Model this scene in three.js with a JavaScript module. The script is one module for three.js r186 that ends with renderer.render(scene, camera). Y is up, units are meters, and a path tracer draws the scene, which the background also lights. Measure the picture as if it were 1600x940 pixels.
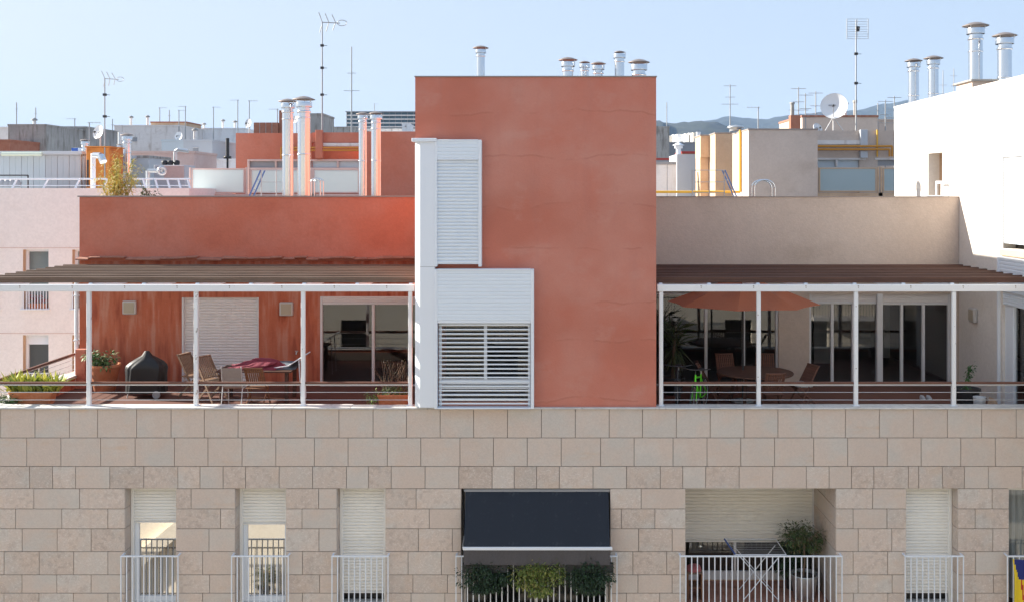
import * as THREE from 'three';
import { mergeGeometries } from 'three/addons/utils/BufferGeometryUtils.js';

// ---------------------------------------------------------------- camera, sky, sun, exposure
const F = 1650, VX = 845, VY = 303, CAMZ = 22, CAMY = 19.44;      // measured lens: focal length and vanishing point of the facade
const scene = new THREE.Scene();
const camera = new THREE.PerspectiveCamera(2 * Math.atan(637 / F) * 180 / Math.PI, 1690 / 1274, 0.1, 12000);
camera.position.set(0, CAMY, CAMZ);
camera.lookAt(0, CAMY, 0);
camera.setViewOffset(1690, 1274, 0, 334, 1600, 940);
camera.updateProjectionMatrix();

const renderer = new THREE.WebGLRenderer({ antialias: true });
renderer.toneMapping = THREE.LinearToneMapping;
renderer.toneMappingExposure = 2.7;
renderer.shadowMap.enabled = true;

const SUN = new THREE.Vector3(-2.05, 1, -0.6).normalize();
{ // computed clear-day sky: pale horizon, bluer overhead, whiter towards the sun
  const w = 512, h = 256, data = new Float32Array(w * h * 4), d = new THREE.Vector3();
  const hor = [0.240, 0.284, 0.320], zen = [0.124, 0.198, 0.324], glow = [0.37, 0.295, 0.172];
  for (let j = 0; j < h; j++) for (let i = 0; i < w; i++) {
    const th = ((i + 0.5) / w - 0.5) * 2 * Math.PI, ph = ((j + 0.5) / h - 0.5) * Math.PI;
    d.set(Math.cos(ph) * Math.cos(th), Math.sin(ph), Math.cos(ph) * Math.sin(th));
    const e = Math.max(0, d.y), k = 1 - Math.exp(-e / 0.22), g = Math.acos(Math.min(1, d.dot(SUN)));
    const a = Math.exp(-g / 0.55) + 0.25 * Math.exp(-g / 1.3), o = (j * w + i) * 4;
    for (let c = 0; c < 3; c++) data[o + c] = hor[c] + (zen[c] - hor[c]) * k + glow[c] * a;
    data[o + 3] = 1;
  }
  const sky = new THREE.DataTexture(data, w, h, THREE.RGBAFormat, THREE.FloatType);
  sky.mapping = THREE.EquirectangularReflectionMapping; sky.magFilter = THREE.LinearFilter; sky.minFilter = THREE.LinearFilter;
  sky.wrapS = THREE.RepeatWrapping; sky.needsUpdate = true;
  scene.background = sky; scene.environment = sky;
}
const sun = new THREE.DirectionalLight(new THREE.Color(1, 0.93, 0.82), 5);
sun.position.copy(SUN).multiplyScalar(90).add(new THREE.Vector3(0, 16, -6)); sun.target.position.set(0, 16, -6);
sun.castShadow = true; sun.shadow.mapSize.set(4096, 4096); sun.shadow.radius = 1;
Object.assign(sun.shadow.camera, { left: -45, right: 45, top: 40, bottom: -40, near: 1, far: 220 });
scene.add(sun, sun.target);
scene.fog = new THREE.FogExp2(new THREE.Color(0.42, 0.64, 1.0), 0.00007);

// ---------------------------------------------------------------- helpers
function rng(s) { return () => { s |= 0; s = s + 0x6D2B79F5 | 0; let t = Math.imul(s ^ s >>> 15, 1 | s); t = t + Math.imul(t ^ t >>> 7, 61 | t) ^ t; return ((t ^ t >>> 14) >>> 0) / 4294967296; }; }
const V = (x, y, z) => new THREE.Vector3(x, y, z);
const wx = (px, d) => (px - VX) * d / F, wy = (py, d) => CAMY - (py - VY) * d / F, wz = (d) => CAMZ - d;   // photo measurement at a depth -> metres
function fbm(n, period, oct, seed, sx = 1, sy = 1) {   // tileable value noise, 0..1
  const out = new Float32Array(n * n); let amp = 1, tot = 0;
  for (let o = 0; o < oct; o++) {
    const px = Math.max(1, Math.round(period * sx * 2 ** o)), py = Math.max(1, Math.round(period * sy * 2 ** o)), r = rng(seed * 131 + o * 17 + 5), lat = new Float32Array(px * py);
    for (let i = 0; i < lat.length; i++) lat[i] = r();
    for (let y = 0; y < n; y++) { const fy = y / n * py, y0 = fy | 0, ty = fy - y0, wy_ = ty * ty * (3 - 2 * ty), y1 = (y0 + 1) % py;
      for (let x = 0; x < n; x++) { const fx = x / n * px, x0 = fx | 0, tx = fx - x0, w = tx * tx * (3 - 2 * tx), x1 = (x0 + 1) % px;
        const a = lat[y0 * px + x0], b = lat[y0 * px + x1], c = lat[y1 * px + x0], d = lat[y1 * px + x1];
        out[y * n + x] += amp * (a + (b - a) * w + (c - a) * wy_ + (a - b - c + d) * w * wy_); } }
    tot += amp; amp *= 0.55;
  }
  for (let i = 0; i < out.length; i++) out[i] /= tot;
  return out;
}
const s8 = (v) => { v = Math.min(1, Math.max(0, v)); return Math.round(255 * (v <= 0.0031308 ? 12.92 * v : 1.055 * v ** (1 / 2.4) - 0.055)); };
function colourTex(n, size, fn) {        // fn(i, x, y) -> linear rgb ; size = metres per tile
  const data = new Uint8Array(n * n * 4);
  for (let i = 0; i < n * n; i++) { const c = fn(i, (i % n) / n, Math.floor(i / n) / n); data[i * 4] = s8(c[0]); data[i * 4 + 1] = s8(c[1]); data[i * 4 + 2] = s8(c[2]); data[i * 4 + 3] = 255; }
  const t = new THREE.DataTexture(data, n, n); t.colorSpace = THREE.SRGBColorSpace; return setup(t, size);
}
function greyTex(n, size, fn) {
  const data = new Uint8Array(n * n * 4);
  for (let i = 0; i < n * n; i++) { const v = Math.min(255, Math.max(0, Math.round(255 * fn(i, (i % n) / n, Math.floor(i / n) / n)))); data[i * 4] = data[i * 4 + 1] = data[i * 4 + 2] = v; data[i * 4 + 3] = 255; }
  return setup(new THREE.DataTexture(data, n, n), size);
}
function setup(t, size) { t.wrapS = t.wrapT = THREE.RepeatWrapping; t.magFilter = THREE.LinearFilter; t.minFilter = THREE.LinearMipmapLinearFilter; t.generateMipmaps = true; const [a, b] = Array.isArray(size) ? size : [size, size]; t.repeat.set(1 / a, 1 / b); t.needsUpdate = true; return t; }
const lin = (r, g, b) => new THREE.Color().setRGB(r, g, b);
const std = (r, g, b, rough = 0.85, o = {}) => new THREE.MeshStandardMaterial({ color: lin(r, g, b), roughness: rough, side: THREE.DoubleSide, ...o });
const mix = (a, b, t) => a.map((v, i) => v + (b[i] - v) * t);
const cl = (v) => Math.min(1, Math.max(0, v));

// geometry: everything non-indexed with uv in metres
function planarUV(g, ox = 0, oy = 0) {
  if (g.index) g = g.toNonIndexed();
  const p = g.attributes.position, uv = new Float32Array(p.count * 2), a = V(), b = V(), c = V(), n = V();
  for (let i = 0; i < p.count; i += 3) {
    a.fromBufferAttribute(p, i); b.fromBufferAttribute(p, i + 1); c.fromBufferAttribute(p, i + 2);
    n.crossVectors(b.clone().sub(a), c.clone().sub(a)); const X = Math.abs(n.x), Y = Math.abs(n.y), Z = Math.abs(n.z);
    [a, b, c].forEach((q, k) => { let u, v; if (Z >= X && Z >= Y) { u = q.x; v = q.y; } else if (X >= Y) { u = q.z; v = q.y; } else { u = q.x; v = q.z; } uv[(i + k) * 2] = u + ox; uv[(i + k) * 2 + 1] = v + oy; });
  }
  g.setAttribute('uv', new THREE.BufferAttribute(uv, 2));
  for (const k of Object.keys(g.attributes)) if (!['position', 'normal', 'uv', 'color'].includes(k)) g.deleteAttribute(k);
  return g;
}
const B = (x0, x1, y0, y1, z0, z1) => new THREE.BoxGeometry(Math.abs(x1 - x0), Math.abs(y1 - y0), Math.abs(z1 - z0)).translate((x0 + x1) / 2, (y0 + y1) / 2, (z0 + z1) / 2);
function CB(x0, x1, y0, y1, z0, z1, c = 0.008) {   // chamfered box
  if (x0 > x1) [x0, x1] = [x1, x0]; if (y0 > y1) [y0, y1] = [y1, y0]; if (z0 > z1) [z0, z1] = [z1, z0];
  c = Math.min(c, (x1 - x0) * 0.4, (y1 - y0) * 0.4, (z1 - z0) * 0.4);
  const lo = [x0, y0, z0], hi = [x1, y1, z1], pos = [];
  const pt = (s, ax) => s.map((v, i) => v > 0 ? hi[i] - (i === ax ? 0 : c) : lo[i] + (i === ax ? 0 : c));
  const mid = V((x0 + x1) / 2, (y0 + y1) / 2, (z0 + z1) / 2);
  const tri = (a, b, d) => { const A = V(...a), Bv = V(...b), D = V(...d), n = Bv.clone().sub(A).cross(D.clone().sub(A)), m = A.clone().add(Bv).add(D).divideScalar(3).sub(mid); n.dot(m) >= 0 ? pos.push(...a, ...b, ...d) : pos.push(...a, ...d, ...b); };
  const quad = (a, b, d, e) => { tri(a, b, d); tri(a, d, e); };
  for (let ax = 0; ax < 3; ax++) { const [u, v] = [(ax + 1) % 3, (ax + 2) % 3];
    for (const s of [-1, 1]) { const q = [[-1, -1], [1, -1], [1, 1], [-1, 1]].map(([i, j]) => { const k = [0, 0, 0]; k[ax] = s; k[u] = i; k[v] = j; return pt(k, ax); }); quad(...q); }
    for (const i of [-1, 1]) for (const j of [-1, 1]) { const k = (s) => { const r = [0, 0, 0]; r[ax] = s; r[u] = i; r[v] = j; return r; }; quad(pt(k(-1), u), pt(k(1), u), pt(k(1), v), pt(k(-1), v)); } }
  for (const i of [-1, 1]) for (const j of [-1, 1]) for (const k of [-1, 1]) tri(pt([i, j, k], 0), pt([i, j, k], 1), pt([i, j, k], 2));
  const g = new THREE.BufferGeometry(); g.setAttribute('position', new THREE.Float32BufferAttribute(pos, 3)); g.computeVertexNormals(); return g;
}
function tube(pts, r, seg = 6) {   // round bar along points
  const gs = [];
  for (let i = 0; i < pts.length - 1; i++) { const a = V(...pts[i]), b = V(...pts[i + 1]), L = a.distanceTo(b), g = new THREE.CylinderGeometry(Array.isArray(r) ? r[i + 1] : r, Array.isArray(r) ? r[i] : r, L, seg, 1);
    g.translate(0, L / 2, 0); g.applyQuaternion(new THREE.Quaternion().setFromUnitVectors(V(0, 1, 0), b.clone().sub(a).normalize())); g.translate(a.x, a.y, a.z); gs.push(g); }
  return merge(gs);
}
function bar(a, b, w, h) {   // square bar between two points
  const A = V(...a), Bv = V(...b), L = A.distanceTo(Bv), g = new THREE.BoxGeometry(w, L, h); g.translate(0, L / 2, 0);
  const dir = Bv.clone().sub(A).normalize(), ref = Math.abs(dir.y) > 0.99 ? V(1, 0, 0) : V(0, 1, 0), x = ref.clone().cross(dir).normalize(), z = x.clone().cross(dir).normalize();
  if (Math.abs(dir.y) > 0.99) { x.set(1, 0, 0); z.set(0, 0, 1); }
  g.applyMatrix4(new THREE.Matrix4().makeBasis(x, dir, z)); return g.translate(A.x, A.y, A.z);
}
function merge(gs) {
  gs = gs.flat().map((g) => { const n = g.index ? g.toNonIndexed() : g; for (const k of Object.keys(n.attributes)) if (!['position', 'normal', 'uv', 'color'].includes(k)) n.deleteAttribute(k); if (!n.attributes.uv) n.setAttribute('uv', new THREE.Float32BufferAttribute(new Float32Array(n.attributes.position.count * 2), 2)); return n; });
  return gs.length === 1 ? gs[0] : mergeGeometries(gs);
}
const lathe = (prof, x, y, z, seg = 24) => new THREE.LatheGeometry(prof.map(([r, h]) => new THREE.Vector2(Math.max(r, 0.0005), h)), seg).translate(x, y, z);
function holed(x0, x1, y0, y1, zf, th, holes) {   // wall panel facing +z with rectangular openings
  const s = new THREE.Shape([[x0, y0], [x1, y0], [x1, y1], [x0, y1]].map((p) => new THREE.Vector2(...p)));
  for (const [a, b, c, d] of holes) s.holes.push(new THREE.Path([[a, c], [a, d], [b, d], [b, c]].map((p) => new THREE.Vector2(...p))));
  return new THREE.ExtrudeGeometry(s, { depth: th, bevelEnabled: false }).translate(0, 0, zf - th);
}
function profileSheet(x0, x1, prof) {   // ribbed sheet: profile of [y, z] swept along x
  const pos = [];
  for (let i = 0; i < prof.length - 1; i++) { const [ya, za] = prof[i], [yb, zb] = prof[i + 1]; pos.push(x0, ya, za, x1, yb, zb, x0, yb, zb, x0, ya, za, x1, ya, za, x1, yb, zb); }
  const g = new THREE.BufferGeometry(); g.setAttribute('position', new THREE.Float32BufferAttribute(pos, 3)); g.computeVertexNormals(); return g;
}
function shutterGeo(x0, x1, y0, y1, z, pitch = 0.058, dp = 0.018) {   // roller shutter of convex slats, from the top down
  const prof = []; for (let y = y1; y > y0 + 0.001; y -= pitch) { const b = Math.max(y0, y - pitch); const H = y - b; prof.push([y, z], [y - H * 0.12, z + dp * 0.8], [y - H * 0.45, z + dp], [y - H * 0.82, z + dp * 0.6], [y - H * 0.92, z - 0.006], [b + 0.0001, z - 0.006]); }
  return profileSheet(x0, x1, prof);
}
function rings(list, seg = 28, closeTop = true, wob = null) {   // stacked superellipse rings [x, y, z, half width, half depth, exponent]
  const pos = [], idx = [];
  list.forEach(([x, y, z, a, b, e = 2], k) => { for (let i = 0; i < seg; i++) { const t = i / seg * 2 * Math.PI, c = Math.cos(t), s = Math.sin(t), q = wob ? 1 + wob(k, t) : 1; pos.push(x + a * q * Math.sign(c) * Math.abs(c) ** (2 / e), y, z + b * q * Math.sign(s) * Math.abs(s) ** (2 / e)); } });
  for (let k = 0; k < list.length - 1; k++) for (let i = 0; i < seg; i++) { const a = k * seg + i, b = k * seg + (i + 1) % seg; idx.push(a, a + seg, b, b, a + seg, b + seg); }
  if (closeTop) { const t = list[list.length - 1]; pos.push(t[0], t[1], t[2]); const c = list.length * seg, base = c - seg; for (let i = 0; i < seg; i++) idx.push(base + i, c, base + (i + 1) % seg); }
  const g = new THREE.BufferGeometry(); g.setAttribute('position', new THREE.Float32BufferAttribute(pos, 3)); g.setIndex(idx); g.computeVertexNormals(); return g;
}
function leafGeo(list) {   // bent leaves: {p, d, l, w, c}
  const pos = [], col = [], nrm = V(), side = V(), tmp = V();
  for (const { p, d, l, w, c, bend = 0.25 } of list) {
    side.crossVectors(d, Math.abs(d.y) > 0.9 ? V(1, 0, 0) : V(0, 1, 0)).normalize(); nrm.crossVectors(side, d).normalize();
    const P = (t, s, k) => tmp.copy(p).addScaledVector(d, l * t).addScaledVector(side, w * s).addScaledVector(nrm, -l * bend * k).clone();
    const a = P(0, 0, 0), b = P(0.45, 0.5, 0.1), e = P(0.45, -0.5, 0.1), f = P(1, 0, 1), m = P(0.5, 0, -0.05);
    for (const q of [a, m, b, a, e, m, b, m, f, m, e, f]) { pos.push(q.x, q.y, q.z); col.push(...c); }
  }
  const g = new THREE.BufferGeometry(); g.setAttribute('position', new THREE.Float32BufferAttribute(pos, 3)); g.setAttribute('color', new THREE.Float32BufferAttribute(col, 3)); g.computeVertexNormals(); return g;
}
const used = {};
function numbered(n) { used[n] = (used[n] ?? -1) + 1; return used[n] ? `${n}_${String(used[n]).padStart(3, '0')}` : n; }
function thing(name, label, category, pos = [0, 0, 0], group) { const o = new THREE.Group(); o.name = numbered(name); o.position.set(...pos); o.userData = { label, category }; if (group) o.userData.group = group; scene.add(o); return o; }
function origin(o) { const v = V(); while (o && o !== scene) { v.add(o.position); o = o.parent; } return v; }
function part(name, geos, mat, parent, o = {}) {   // geometry in world coordinates, re-based onto the parent
  let g = merge(Array.isArray(geos) ? geos : [geos]);
  if (mat.map || mat.bumpMap) g = planarUV(g, o.ox ?? 0, o.oy ?? 0);
  const c = o.local ? V() : origin(parent); if (c.lengthSq()) g.translate(-c.x, -c.y, -c.z);
  const m = new THREE.Mesh(g, mat); m.name = name; m.castShadow = m.receiveShadow = true; if (o.label) m.userData.label = o.label; parent.add(m); return m;
}
function grp(name, parent, label) { const o = new THREE.Group(); o.name = name; if (label) o.userData.label = label; parent.add(o); return o; }
function struct(name, geos, mat) { const m = part(name, geos, mat, scene); m.userData.kind = 'structure'; return m; }
function single(name, label, category, geos, mat, group) { const m = part(numbered(name), geos, mat, scene); m.userData = { label, category }; if (group) m.userData.group = group; return m; }
function copyOf(o, label, pos, turn) { const c = o.clone(); c.name = numbered(o.name.replace(/_\d{3}$/, '')); c.userData = { ...o.userData, label }; c.position.set(...pos); if (turn !== undefined) c.rotation.y = turn; scene.add(c); return c; }

// ---------------------------------------------------------------- materials
const N1 = fbm(512, 4, 6, 1), N2 = fbm(512, 6, 5, 2), N3 = fbm(512, 32, 4, 3), N4 = fbm(512, 3, 4, 4), NF = fbm(512, 90, 3, 5), NH = fbm(512, 4, 5, 6, 0.5, 5), NV = fbm(512, 6, 5, 7, 6, 0.6), NG = fbm(512, 3, 5, 8, 0.6, 18);
const at = (a, x, y) => a[(((y * 512 | 0) & 511) * 512) + ((x * 512 | 0) & 511)];
const fineBump = greyTex(512, 1.1, (i) => 0.6 * N3[i] + 0.4 * NF[i]);
function stucco(base, pale, dark, size = 5, bump = 0.006, k = 1) {
  const map = colourTex(512, size, (i) => { const a = cl((N1[i] - 0.42) * 3.2), b = cl((N2[i] - 0.55) * 4), f = 0.93 + 0.14 * NF[i]; let c = mix(base, pale, a * 0.75 * k); c = mix(c, dark, b * 0.55 * k); return c.map((v) => v * f); });
  return new THREE.MeshStandardMaterial({ map, bumpMap: fineBump, bumpScale: bump, roughness: 0.92, side: THREE.DoubleSide });
}
const M = {};
{ // tower render: wide trowel patches and the ragged seams between plaster lifts
  const lifts = [0.13, 0.3, 0.41, 0.56, 0.68, 0.83, 0.95];
  const tm = colourTex(1024, 7.3, (i, x, y) => { const k = (Math.floor(y * 512) & 511) * 512 + (Math.floor(x * 512) & 511), a = cl((N1[k] - 0.42) * 3.2), b = cl((N4[k] - 0.5) * 4), v = cl((NV[k] - 0.55) * 3), f = 0.94 + 0.12 * NF[(i * 3) % 262144]; let c = mix([0.53, 0.172, 0.115], [0.56, 0.255, 0.195], a * 0.85); c = mix(c, [0.42, 0.135, 0.086], b * 0.65); c = mix(c, [0.42, 0.165, 0.13], v * 0.3); c = mix(c, [0.56, 0.30, 0.24], cl((at(N2, x * 2, y * 3) - 0.6) * 5) * 0.35);
    for (const L of lifts) { const q = y - L - (at(N2, x, L) - 0.5) * 0.05, e = cl((at(N3, x * 0.5, L) - 0.42) * 5); if (Math.abs(q) < 0.0026) c = mix(c, [0.36, 0.12, 0.08], 0.30 * e); else if (q > 0 && q < 0.02) c = mix(c, [0.54, 0.27, 0.205], 0.22 * e * (1 - q / 0.02)); } return c.map((w) => w * f); });
  M.tower = new THREE.MeshStandardMaterial({ map: tm, bumpMap: fineBump, bumpScale: 0.006, roughness: 0.92, side: THREE.DoubleSide }); }
M.red = stucco([0.52, 0.165, 0.10], [0.54, 0.215, 0.15], [0.44, 0.125, 0.07], 4.1);
{ // terrace wall: run-off stains down the render
  const map = colourTex(512, [4.7, 3.3], (i, x, y) => { const s = cl((NV[i] - 0.5) * 4.5), a = cl((N1[i] - 0.45) * 2.5), p = cl((NV[(i * 7 + 911) % 262144] - 0.6) * 2); let c = mix([0.49, 0.135, 0.068], [0.55, 0.25, 0.175], s * 0.85); c = mix(c, [0.31, 0.065, 0.035], cl((0.44 - NV[i]) * 6) * 0.8); return mix(c, [0.5, 0.17, 0.09], a * 0.3).map((v) => v * (0.94 + 0.12 * NF[i])); });
  M.redStained = new THREE.MeshStandardMaterial({ map, bumpMap: fineBump, bumpScale: 0.005, roughness: 0.9, side: THREE.DoubleSide });
}
M.beige = stucco([0.52, 0.435, 0.375], [0.57, 0.48, 0.42], [0.43, 0.345, 0.285], 4.4);
M.greyBeige = stucco([0.53, 0.43, 0.36], [0.58, 0.48, 0.41], [0.43, 0.34, 0.275], 4.9);
M.white = stucco([0.70, 0.65, 0.59], [0.73, 0.68, 0.63], [0.63, 0.57, 0.50], 4.6, 0.003);
M.pink = stucco([0.83, 0.775, 0.735], [0.84, 0.79, 0.755], [0.78, 0.71, 0.665], 6, 0.003);
M.pinkDeep = stucco([0.62, 0.44, 0.39], [0.66, 0.5, 0.45], [0.5, 0.34, 0.29], 4, 0.003);
M.cream = stucco([0.80, 0.72, 0.59], [0.82, 0.76, 0.65], [0.70, 0.61, 0.48], 4, 0.003);
{ const streaky = (a, b, d, k) => new THREE.MeshStandardMaterial({ map: colourTex(512, [9, 5], (i) => { let c = mix(a, b, cl((N1[i] - 0.4) * 3)); c = mix(c, d, cl((NV[i] - 0.56) * 5) * k); return mix(c, d, cl((N3[i] * 0.5 + N2[i] * 0.5 - 0.58) * 6) * k * 0.6).map((v) => v * (0.95 + 0.1 * NF[i])); }), bumpMap: fineBump, bumpScale: 0.003, roughness: 0.92, side: THREE.DoubleSide });
  M.paleWall = streaky([0.68, 0.645, 0.62], [0.74, 0.71, 0.69], [0.34, 0.28, 0.24], 0.55); M.whiteWash = streaky([0.76, 0.77, 0.78], [0.81, 0.81, 0.81], [0.5, 0.46, 0.43], 0.35); }
M.brick = stucco([0.34, 0.13, 0.08], [0.38, 0.17, 0.11], [0.22, 0.085, 0.055], 1.3, 0.01);
M.tan = stucco([0.55, 0.38, 0.25], [0.6, 0.44, 0.3], [0.42, 0.27, 0.17], 3, 0.004);
{ const map = colourTex(512, [6, 4], (i) => { const s = cl((NV[i] - 0.52) * 5), a = cl((N1[i] - 0.4) * 2.5); return mix(mix([0.30, 0.29, 0.275], [0.38, 0.37, 0.35], a), [0.15, 0.13, 0.115], s * 0.7).map((v) => v * (0.9 + 0.2 * NF[i])); });
  M.concrete = new THREE.MeshStandardMaterial({ map, bumpMap: fineBump, bumpScale: 0.006, roughness: 0.95, side: THREE.DoubleSide }); }
{ const map = colourTex(512, [2.6, 1.4], (i) => { const s = cl((N2[i] - 0.5) * 4), v = cl((NV[i] - 0.55) * 4); return mix(mix([0.60, 0.58, 0.54], [0.68, 0.66, 0.63], N1[i]), [0.30, 0.28, 0.25], Math.max(s * 0.45, v * 0.35)).map((q) => q * (0.92 + 0.16 * NF[i])); });
  M.coping = new THREE.MeshStandardMaterial({ map, bumpMap: fineBump, bumpScale: 0.003, roughness: 0.85, side: THREE.DoubleSide }); }
// stone: bedded (horizontal veins) and pitted sorts, in several tints
function stoneTex(kind, k, warm) {   // k: lightness, warm: share of pink bed
  const grey = [0.575, 0.518, 0.458].map((v) => v * k), pink = [0.615, 0.505, 0.425].map((v) => v * k), ochre = [0.62, 0.45, 0.32].map((v) => v * k), dark = [0.43, 0.345, 0.29].map((v) => v * k);
  return colourTex(512, 2.3, (i, x, y) => {
    const j = (i + 77777) % 262144, m = cl((N1[i] - 0.5) * 3.2 + warm); let c = mix(grey, pink, m);
    if (kind === 0) { const b = cl((NH[i] - 0.42) * 3); c = mix(c, pink, b * 0.35); c = mix(c, ochre, cl((NH[j] - 0.55) * 5) * cl((N2[i] - 0.5) * 4) * 0.75); c = mix(c, grey.map((v) => v * 1.07), cl((N2[j] - 0.56) * 5) * 0.6); }
    else { const v = cl((N3[i] - 0.5) * 5), sp = cl((N4[i] - 0.35) * 3); c = mix(c, dark, v * 0.5 * sp); if (at(NF, x + 0.3, y * 1.3) > 0.66) c = mix(c, [0.8, 0.75, 0.7], 0.3); c = mix(c, ochre, cl((N2[j] - 0.58) * 4) * 0.4); }
    return c.map((v) => v * (0.93 + 0.14 * NF[i]));
  });
}
const st = (map, rough = 0.9, bs = 0.004) => new THREE.MeshStandardMaterial({ map, bumpMap: fineBump, bumpScale: bs, roughness: rough, side: THREE.DoubleSide });
const stones = [st(stoneTex(0, 1.0, 0.5)), st(stoneTex(0, 1.02, 0.25)), st(stoneTex(0, 0.98, 0.75)), st(stoneTex(1, 0.97, 0.55), 0.95, 0.008), st(stoneTex(1, 0.9, 0.6), 0.95, 0.01), st(stoneTex(1, 1.05, 0.35), 0.92, 0.006)];
M.mortar = std(0.2, 0.165, 0.14, 0.95);
function woodTex(c0, c1, c2, size) { const map = colourTex(512, size, (i) => { const g = NG[i]; return mix(mix(c0, c1, cl((g - 0.35) * 2.4)), c2, cl((N2[i] - 0.55) * 3) * 0.6).map((v) => v * (0.85 + 0.3 * NF[i])); }); return new THREE.MeshStandardMaterial({ map, bumpMap: greyTex(512, size, (i) => NG[i]), bumpScale: 0.003, roughness: 0.8, side: THREE.DoubleSide }); }
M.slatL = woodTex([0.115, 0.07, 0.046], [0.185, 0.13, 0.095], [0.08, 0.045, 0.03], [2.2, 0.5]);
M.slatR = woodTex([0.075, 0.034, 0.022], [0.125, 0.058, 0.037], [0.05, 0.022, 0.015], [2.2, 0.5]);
M.rail = woodTex([0.13, 0.055, 0.035], [0.20, 0.09, 0.06], [0.08, 0.03, 0.02], [1.6, 0.3]);
M.teak = woodTex([0.20, 0.12, 0.075], [0.32, 0.22, 0.15], [0.13, 0.075, 0.045], [0.9, 0.2]);
M.teakOrange = woodTex([0.19, 0.085, 0.04], [0.27, 0.13, 0.065], [0.11, 0.05, 0.022], [0.9, 0.2]);
M.deck = woodTex([0.115, 0.042, 0.026], [0.165, 0.066, 0.042], [0.07, 0.025, 0.016], [2.4, 0.6]);
M.whiteMetal = std(0.76, 0.80, 0.85, 0.45);
M.whitePaintOld = new THREE.MeshStandardMaterial({ map: colourTex(512, [1.1, 1.3], (i) => { const c = cl((N3[i] * 0.6 + N2[i] * 0.5 - 0.74) * 14); return mix([0.78, 0.79, 0.80], [0.33, 0.27, 0.23], c); }), roughness: 0.5, side: THREE.DoubleSide });
M.shutter = std(0.73, 0.79, 0.85, 0.5);
M.shutterCream = std(0.84, 0.83, 0.785, 0.55);
M.shutterGrey = std(0.76, 0.73, 0.72, 0.55);
M.frame = std(0.68, 0.68, 0.69, 0.45);
M.alu = std(0.55, 0.54, 0.53, 0.4, { metalness: 0.3 });
M.steel = new THREE.MeshStandardMaterial({ color: lin(0.66, 0.68, 0.70), metalness: 1, roughness: 0.2, side: THREE.DoubleSide });
M.steelDull = new THREE.MeshStandardMaterial({ color: lin(0.55, 0.57, 0.58), metalness: 0.85, roughness: 0.42, side: THREE.DoubleSide });
M.capDark = new THREE.MeshStandardMaterial({ color: lin(0.26, 0.22, 0.2), metalness: 0.6, roughness: 0.55, side: THREE.DoubleSide });
M.mast = std(0.33, 0.34, 0.35, 0.5, { metalness: 0.5 });
M.dark = std(0.03, 0.03, 0.032, 0.6);
M.grey = std(0.3, 0.31, 0.33, 0.6);
M.dish = std(0.7, 0.71, 0.72, 0.5);
M.glass = new THREE.MeshPhysicalMaterial({ color: lin(0.92, 0.95, 0.95), roughness: 0.01, transmission: 1, thickness: 0, ior: 1.85, side: THREE.DoubleSide });
M.clearGlass = new THREE.MeshPhysicalMaterial({ color: lin(0.85, 0.88, 0.88), roughness: 0.02, transmission: 1, thickness: 0, ior: 1.4, side: THREE.DoubleSide });
M.mirror = new THREE.MeshStandardMaterial({ color: lin(0.60, 0.59, 0.57), metalness: 1, roughness: 0.015, side: THREE.DoubleSide });   // coated reflective glazing
M.frosted = new THREE.MeshPhysicalMaterial({ color: lin(0.83, 0.9, 0.88), roughness: 0.55, transmission: 0.35, thickness: 0, side: THREE.DoubleSide });
M.frostedBlue = new THREE.MeshPhysicalMaterial({ color: lin(0.42, 0.53, 0.56), roughness: 0.35, transmission: 0.25, thickness: 0, side: THREE.DoubleSide });
M.office = std(0.10, 0.16, 0.2, 0.12);
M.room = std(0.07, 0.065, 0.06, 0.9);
M.curtain = new THREE.MeshPhysicalMaterial({ color: lin(0.4, 0.42, 0.42), roughness: 1, transmission: 0.3, thickness: 0, side: THREE.DoubleSide });
M.pipeOrange = std(0.55, 0.24, 0.03, 0.5);
M.pipeYellow = std(0.75, 0.42, 0.04, 0.5);
M.rust = stucco([0.5, 0.17, 0.03], [0.56, 0.22, 0.05], [0.3, 0.09, 0.02], 2, 0.004);
M.cladding = std(0.50, 0.56, 0.60, 0.45);
M.cladding2 = std(0.47, 0.49, 0.52, 0.5);
M.terracotta = stucco([0.50, 0.17, 0.075], [0.54, 0.23, 0.12], [0.38, 0.12, 0.05], 0.7, 0.003);
M.soil = std(0.05, 0.035, 0.025, 1);
M.leaf = new THREE.MeshPhysicalMaterial({ vertexColors: true, roughness: 0.65, transmission: 0.25, thickness: 0, side: THREE.DoubleSide });
M.bark = std(0.16, 0.11, 0.075, 0.95);
M.blueSteel = std(0.11, 0.2, 0.46, 0.4, { metalness: 0.3 });
M.flashing = std(0.28, 0.24, 0.22, 0.6);
M.tile = stucco([0.30, 0.13, 0.085], [0.42, 0.22, 0.155], [0.14, 0.06, 0.04], 1, 0.006);
M.asphalt = std(0.05, 0.05, 0.05, 0.95);
M.pave = std(0.3, 0.28, 0.26, 0.95);
console.log('materials');

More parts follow.
